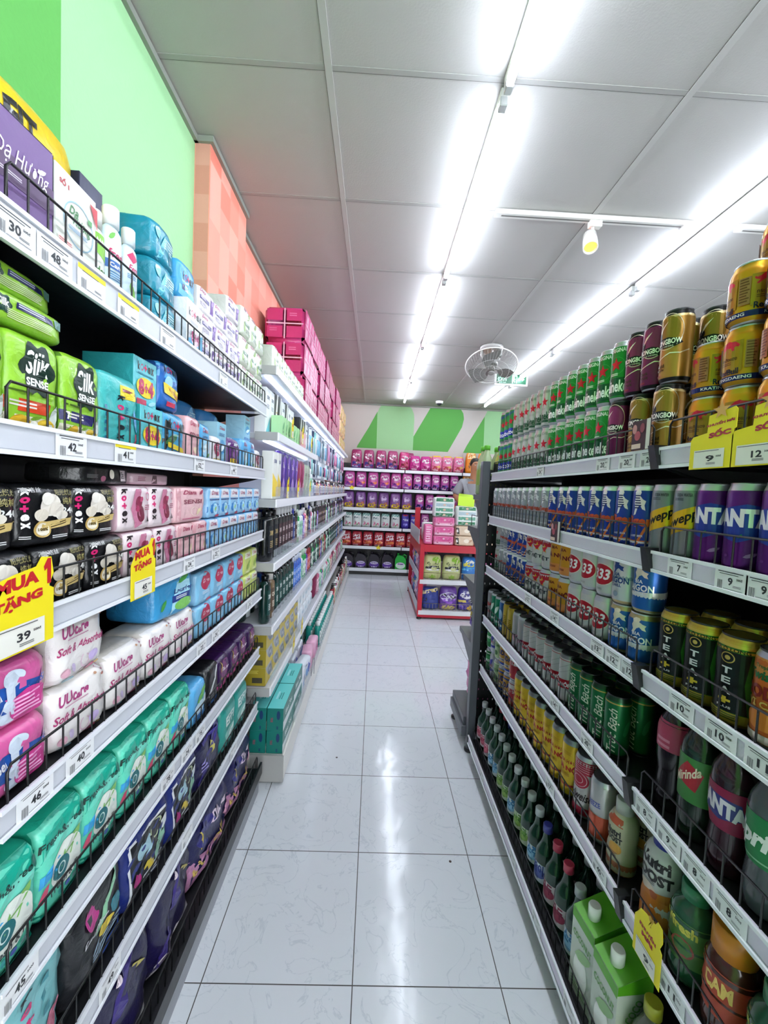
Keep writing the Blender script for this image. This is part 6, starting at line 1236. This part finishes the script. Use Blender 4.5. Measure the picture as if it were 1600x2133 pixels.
# bottles on the end unit
pr = [(.026, 0), (.031, .006), (.031, .15), (.024, .19), (.013, .215), (.0125, .24)]
bottle('gtea', 'pale green tea bottle with green cap', pr, ('#a3b48a', 'g'), [T('TEA', 0, .5, .6, .1, '#e8ecd8', b=.04), P(LEAF, 0, .35, .6, .16, '#5a9a3a')], (.0155, .228, .252, '#5fb82a'), .062, .252, label=(.05, .13, '#8fa84a'), name='plastic_bottle')
bottle('btea', 'yellow tea bottle with black label and cap', pr, ('#c2b65a', 'g'), [T('BLACK', 0, .56, .7, .07, '#e8ecd8', b=.04), T('TEA', 0, .45, .7, .09, '#e8ecd8', b=.04)], (.0155, .228, .252, '#1c1e20'), .062, .252, label=(.08, .16, '#15171a'), name='plastic_bottle')
for i in range(2):
    for j, k_ in enumerate(['gtea', 'btea', 'gtea', 'gtea', 'btea', 'gtea', 'gtea', 'gtea']):
        put(k_ if i == 0 else 'gtea', .565+j*.072, 2.085+i*.068 if 0 else 2.087+i*.066, 1.3252, 0, '*%s row atop end unit' % ('front', 'rear')[i], order=j)
put('pkbg', .62, 2.2, .1605, -pi/2, 'in base of dark end unit'); put('comf', .62, 2.2, .5555, -pi/2, 'in dark end unit')

# ------------------------------------------------------------------ price tags and promotion cards
def price_tag(n, y, zc, x, sg, label, w_=.062, h_=.036, top=None, big=None, cents='500đ'):
    """white paper tag in the price rail; text runs left to right for the viewer in the aisle"""
    m = MB(); m.box(-w_/2, w_/2, -.0006, 0, -h_/2, h_/2, ('#e8e9ea', 'p'))
    ds = [L(0, h_*.36, w_*.8, .003, '#44474c', 1), L(-w_*.05, h_*.27, w_*.6, .002, '#44474c', 1)]
    if top: ds.append(R(0, h_*.4, w_, h_*.2, top))
    if n: ds.append(T(str(n), 0, -.001, .0085*len(str(n)), .0125, '#2a2c30', b=.03)); ds.append(T(cents, w_*.27, .004, w_*.17, .0035, '#2a2c30'))
    ds += [L(w_*.26, -h_*.24, w_*.34, .0035, '#77797d', 2), L(w_*.1, -h_*.4, w_*.6, .002, '#8a8c90', 1)]
    for q in range(7): ds.append(R(-w_*.38+q*.0014, -h_*.22, (.0009, .0005, .0007)[q % 3], h_*.4, '#55585c'))
    for i, d in enumerate(ds): decal(m, d, lambda a, z, o: (a, -.0006-o, z), .0002+.0001*i, None, 'p')
    o = m.build('price_tag', None, (x+sg*.0018, y, zc), LL if sg > 0 else RR)
    tag(o, label, 'price tag', 'white price tags clipped on the shelf rails')
    return o
lefts = [(0, 1.6225, [(30, .528), (48, .592), ('', .665), ('', .76), ('', .90), ('', 1.22)]), (1, 1.365, [(42, .625), (41, .757), (52, 1.07), (44, 1.325)]), (2, 1.115, [(24, 1.024), (25, 1.194)]),
         (3, .868, [(40, .648), (46, .561), (23, 1.109), (24, 1.21), (26, 1.537)]), (4, .62, [(78, .936), (24, 1.034), (75, 1.115), (45, .535)]), (5, .38, [(49, .731), ('', 1.045), ('', 1.4)])]
DK_ = ['top', 'second', 'third', 'fourth', 'fifth', 'sixth']
seen = {}
def tl(n, side, i, col=''):
    a = 'price tag reading %s' % n if n else 'price tag with faint print'
    k_ = (a, side, i); seen[k_] = seen.get(k_, 0)+1
    return '%swhite %s on the %s %s rail%s' % (col, a, DK_[i], side, '' if seen[k_] == 1 else ', %s from camera' % ORD[seen[k_]-1])
for i, z, L_ in lefts:
    for n, y in L_:
        yel = (i == 0 and y in (.665, .76)) or (i == 1 and n == 41)
        price_tag(n, y, z, -.46, 1, tl(n, 'left', i, 'yellow-topped ' if yel else ''), top='#ecd81e' if yel else None, w_=.062, h_=.036)
rights = [(0, 1.41, [(20, .825), (20, .90), (20, .996), (24, 1.376)]), (1, 1.205, [(9, .558), (9, .613), (7, .72), (17, 1.218)]), (2, .962, [(11, .536), (10, .607), (10, .689), (12, .835), (12, .895), (13, .962), (14, 1.198), (12, 1.412)]),
          (3, .715, [(8, .565), (8, .63), (9, .692), (8, .755), (20, .976), (14, 1.159)]), (4, .467, [(11, .655), (40, .886), (17, 1.153)]), (5, .10, [('', .9), ('', 1.1), ('', 1.3), ('', 1.5), ('', 1.7), ('', 1.9)])]
for i, z, L_ in rights:
    for n, y in L_: price_tag(n, y, z, .56 if i < 5 else .522, -1, tl(n, 'right', i), w_=.058, h_=.034 if i < 5 else .03)
def promo(y, z0, x, sg, lines, n, label, w_=.085, h_=.1, kind_=0):
    m = MB()
    if kind_ == 0:   # body plus balloon top
        out = [(-.5, 0), (.5, 0), (.5, .62), (.42, .66), (.5, .8), (.46, 1.0), (.3, 1.02), (.22, .92), (-.1, .88), (-.3, .84), (-.4, .72), (-.5, .62)]
    else:
        out = [(-.5, 0), (.5, 0), (.5, .6), (.55, .62), (.55, .9), (.5, .95), (-.08, .88), (-.1, .6), (-.45, .56), (-.5, .5)]
    V = [(a*w_, b*h_) for a, b in out]; n_ = len(V)
    fr = tri_poly(V)
    m.add([(a, -.0008, b) for a, b in V], [f if (V[f[1]][0]-V[f[0]][0])*(V[f[2]][1]-V[f[0]][1])-(V[f[2]][0]-V[f[0]][0])*(V[f[1]][1]-V[f[0]][1]) > 0 else f[::-1] for f in fr], ('#efdc16', 'p'))
    m.add([(a, 0, b) for a, b in V], [f[::-1] for f in fr], ('#e8e4c0', 'p'))
    m.add([(a, y_, b) for y_ in (-.0008, 0) for a, b in V], [(i, (i+1) % n_, n_+(i+1) % n_, n_+i) for i in range(n_)], ('#e6d420', 'p'))
    ds = []
    for (t, cx, cz, tw, th, c, sk) in lines: ds.append(P([(-.5, .2), (-.05, .5), (.35, .5), (.35, -.5), (-.1, -.5), (-.1, .12), (-.4, .02)], cx*w_, cz*h_, tw*w_, th*h_, c) if t == '#1' else T(t, cx*w_, cz*h_, tw*w_, th*h_, c, b=.06, sk=sk))
    ds += [R(-.02*w_, .17*h_, .72*w_, .3*h_, '#e8e6dc'), T(str(n), .02*w_, .17*h_, .2*w_, .1*h_, '#26282c', b=.03), T('500đ', .22*w_, .2*h_, .12*w_, .03*h_, '#26282c'), L(-.05*w_, .29*h_, .6*w_, .02*h_, '#555', 1), L(.1*w_, .08*h_, .3*w_, .04*h_, '#777', 2)]
    if kind_: ds.append(P(STAR, .22*w_, .93*h_, .42*w_, .3*h_, '#d8a75c'))
    for i, d in enumerate(ds): decal(m, d, lambda a, z, o: (a, -.0008-o, z), .0003+.0002*i, None, 'p')
    o = m.build('promotion_card', None, (x+sg*.0065, y, z0), (LL if sg > 0 else RR)); tag(o, label, 'promotion card', 'yellow promotion cards on the shelf rails')
    return o
MU = [('MUA', -.05, .78, .62, .15, '#c01a22', .12), ('#1', .4, .84, .14, .3, '#c01a22', 0), ('TẶNG', -.05, .58, .72, .17, '#c01a22', .12)]
promo(.532, 1.088, -.46, 1, MU, 39, 'large yellow buy one get one card with price 39 at left edge', .105, .118)
promo(.812, 1.088, -.46, 1, MU, 45, 'yellow buy one get one card with price 45 below pink berry packs', .085, .112)
KM = [('KHUYẾN MÃI', .2, .74, .62, .06, '#b0283c', .08), ('SỐC', .2, .58, .5, .13, '#b0283c', .08)]
promo(.668, 1.382, .56, -1, KM, 9, 'yellow card with orange star and price 9 under gold energy cans', .085, .1, 1)
promo(.585, 1.382, .56, -1, KM, 12, 'yellow card with orange star at right edge, nearest the camera', .085, .1, 1)
promo(.715, .438, .56, -1, [('%', .1, .85, .2, .2, '#c89a2a', 0), ('KHUYẾN', 0, .62, .6, .09, '#b0283c', 0), ('MÃI', 0, .5, .4, .09, '#b0283c', 0)], 9, 'yellow percent promotion card on fifth right rail above lemon drinks', .075, .115, 0)
# small promo cards on the white wall shelving
for i, (y, z, xs) in enumerate(((2.02, 1.56, -.424), (2.3, 1.56, -.424), (2.62, 1.545, -.424), (1.96, 1.265, -.424), (2.22, 1.265, -.424), (2.62, 1.265, -.424), (2.25, .395, -.424), (2.5, .41, -.424))):
    o = promo(y, z, xs, 1, [('%', .1, .85, .2, .2, '#c85a2a', 0), ('SALE', 0, .6, .6, .12, '#b0283c', 0)], 19, 'small yellow sale card, %s of eight on white wall shelving' % ['first', 'second', 'third', 'fourth', 'fifth', 'sixth', 'seventh', 'last'][i], .045, .10)
for i, (x, z, w_) in enumerate(((-.36, 1.33, 'second shelf of the back wall'), (.09, .42, 'fifth shelf of the back wall'))):
    m = MB(); V = [(a*.11, b*.085) for a, b in STAR]; m.add([(a, 0, b) for a, b in V] + [(a, -.0008, b) for a, b in V], [tuple(t) for t in tri_poly(V)] + [tuple(10+q for q in t)[::-1] for t in tri_poly(V)], ('#f0dc1c', 'p'))
    o = m.build('star_card', None, (x, 6.266, z+.02)); tag(o, 'yellow star shaped price card on the %s' % w_, 'promotion card')
# card strips printed with drink pictures at the rail joints
m = MB(); m.box(-.03, .03, -.0008, 0, 0, .062, ('#3a1a26', 'p'))
for i, d in enumerate([R(.023, .031, .012, .062, '#d9d6cc'), E(-.01, .03, .02, .02, '#b04a5a'), E(-.02, .045, .015, .02, '#c98a8a'), E(.005, .045, .015, .02, '#8a3a4a'), R(-.012, .008, .03, .01, '#e0c4b4')]): decal(m, d, lambda a, z, o: (a, -.0008-o, z), .0003+.0002*i, None, 'p')
o = m.build('picture_card', None, (.5535, .85, 1.4315), RR); tag(o, 'small picture card standing above the 20 price tag, top right rail', 'card')
o2 = o.copy(); COL.objects.link(o2); o2.location = (.5535, 1.22, 1.19); o2['label'] = 'small dark picture card on the second right rail beside cans with tigers'

# ------------------------------------------------------------------ the person behind the red stand
def skin_fig(name, pts, edges, root, m, parent, sub=2):
    me = bpy.data.meshes.new(name); me.from_pydata([p[:3] for p in pts], edges, [])
    o = bpy.data.objects.new(name, me); COL.objects.link(o)
    md = o.modifiers.new('s', 'SKIN'); md.use_smooth_shade = True
    for i, p in enumerate(pts):
        r = p[3]; r = r if isinstance(r, tuple) else (r, r)
        o.data.skin_vertices[0].data[i].radius = r
        o.data.skin_vertices[0].data[i].use_root = (i == root)
    s = o.modifiers.new('u', 'SUBSURF'); s.levels = sub; s.render_levels = sub
    dg = bpy.context.evaluated_depsgraph_get(); ev = o.evaluated_get(dg); nm = bpy.data.meshes.new_from_object(ev)
    bpy.data.objects.remove(o); nm.materials.clear(); nm.materials.append(mat(*m))
    for p in nm.polygons: p.material_index = 0; p.use_smooth = True
    q = bpy.data.objects.new(name, nm); COL.objects.link(q)
    if parent: q.parent = parent
    return q
SK = ('#a5714f', 'p'); sh = Matrix
per = empty('person', (1.40, 5.72, 0))
B = [(0, 0, 1.0, (.15, .11)), (0, 0, 1.15, (.15, .11)), (0, 0, 1.32, (.165, .115)), (0, .0, 1.46, (.12, .09)), (0, .0, 1.56, (.058, .058)), (0, -.01, 1.64, (.07, .08)), (0, -.02, 1.74, (.078, .095)), (0, -.01, 1.80, (.05, .06)),
     (-.17, 0, 1.49, .06), (-.265, .02, 1.30, .047), (-.23, -.17, 1.22, .038), (-.06, -.25, 1.245, .03),
     (.17, 0, 1.49, .06), (.25, .02, 1.25, .047), (.24, -.12, 1.06, .037), (.22, -.2, .98, .03),
     (-.09, 0, .93, .1), (-.10, 0, .5, .065), (-.10, .02, .09, .045), (-.10, -.12, .045, .04), (.09, 0, .93, .1), (.10, 0, .5, .065), (.10, .02, .09, .045), (.10, -.12, .045, .04)]
BE = [(0, 1), (1, 2), (2, 3), (3, 4), (4, 5), (5, 6), (6, 7), (3, 8), (8, 9), (9, 10), (10, 11), (3, 12), (12, 13), (13, 14), (14, 15), (0, 16), (16, 17), (17, 18), (18, 19), (0, 20), (20, 21), (21, 22), (22, 23)]
def hand(base, dr, up, side, n0):
    """palm plus five fingers appended to the body skeleton"""
    b = Vector(base); dr = Vector(dr).normalized(); sd = Vector(side).normalized(); up = Vector(up).normalized()
    k = len(B); p = b+dr*.045; B.append((*p, (.034, .018))); BE.append((n0, k))
    for j, (off, ln) in enumerate(((-.027, .065), (-.009, .075), (.009, .07), (.027, .055))):
        a = p+dr*.03+sd*off; c = a+dr*ln*.5-up*.008; e = a+dr*ln*.85-up*.028
        i0 = len(B); B.extend([(*a, .0095), (*c, .0085), (*e, .007)]); BE.extend([(k, i0), (i0, i0+1), (i0+1, i0+2)])
    a = b+dr*.02+sd*-.036; e = a+dr*.04-sd*.012-up*.012; i0 = len(B); B.extend([(*a, .012), (*e, .009)]); BE.extend([(k, i0), (i0, i0+1)])
hand((-.06, -.25, 1.245), (1, -.1, 0), (0, 0, 1), (0, 1, 0), 11); hand((.22, -.2, .98), (0, -.6, -.7), (-1, 0, 0), (0, .7, -.6), 15)
skin_fig('body', B, BE, 0, SK, per)
shirt = [(0, 0, .93, (.17, .13)), (0, 0, 1.15, (.165, .125)), (0, 0, 1.32, (.18, .13)), (0, 0, 1.46, (.14, .105)), (0, 0, 1.525, (.075, .07)), (-.17, 0, 1.485, .078), (-.245, .01, 1.355, .068), (-.262, .012, 1.31, .066), (.17, 0, 1.485, .078), (.235, .01, 1.33, .068), (.243, .012, 1.285, .066)]
skin_fig('t_shirt', shirt, [(0, 1), (1, 2), (2, 3), (3, 4), (3, 5), (5, 6), (6, 7), (3, 8), (8, 9), (9, 10)], 2, ('#8d9196', 'p'), per)
pants = [(0, 0, 1.0, (.165, .125)), (-.09, 0, .9, .115), (-.10, 0, .5, .085), (-.10, .02, .12, .07), (.09, 0, .9, .115), (.10, 0, .5, .085), (.10, .02, .12, .07)]
skin_fig('trousers', pants, [(0, 1), (1, 2), (2, 3), (0, 4), (4, 5), (5, 6)], 0, ('#22262e', 'p'), per)
hair = [(0, .03, 1.70, (.085, .075)), (0, .015, 1.79, (.088, .10)), (0, 0, 1.845, (.05, .06))]
skin_fig('hair', hair, [(0, 1), (1, 2)], 0, ('#17130f', 'p'), per)
m = MB()
for s in (-1, 1): m.lathe([(.001, -.006), (.009, -.004), (.011, 0), (.009, .004), (.001, .006)], ('#f0f0ee', 'g'), 10, s*.03, -.105, cap=False)
f = m.build('eyes', per); f.location = (0, 0, 1.735)
m = MB()
for s in (-1, 1): m.lathe([(.001, -.004), (.005, -.003), (.005, .003), (.001, .004)], ('#1a120c', 'g'), 8, s*.03, -.114, cap=False); m.box(s*.03-.018, s*.03+.018, -.112, -.104, .02, .025, '#17130f')
g_ = m.build('pupils_and_brows', per); g_.location = (0, 0, 1.735)
m = MB(); m.tube([(0, -.10, 1.73), (0, -.125, 1.70), (0, -.112, 1.69)], [.008, .013, .01], SK, 8); m.build('nose', per)
m = MB(); m.tube([(-.024, -.104, 1.665), (0, -.112, 1.663), (.024, -.104, 1.665)], [.004, .0075, .004], ('#8a4a42', 'p'), 8); m.build('mouth', per)
m = MB()
for s in (-1, 1): m.tube([(s*.082, 0, 1.745), (s*.092, .005, 1.72), (s*.082, 0, 1.695)], [.008, .013, .007], SK, 8)
m.build('ears', per)
m = MB()
for s in (-1, 1): m.box(s*.10-.045, s*.10+.045, -.17, .085, 0, .075, ('#1a1b1e', 'x'), .02)
m.build('shoes', per)
tag(per, 'person in grey t-shirt with bent arm, standing behind the red stand', 'person')
# specks on the floor
for i, (x, y) in enumerate(((-.13, 1.94), (.33, 1.39))):
    m = MB(); m.lathe([(.005, 0), (.0045, .0012), (.001, .002)], ('#3a2a24', 'm'), 7, cap=False); o = m.build('crumb', None, (x, y, 0)); tag(o, ('dark crumb on the floor tiles left of the centre grout line', 'dark crumb on the floor tiles near the right shelves')[i], 'crumb')

finish_labels()
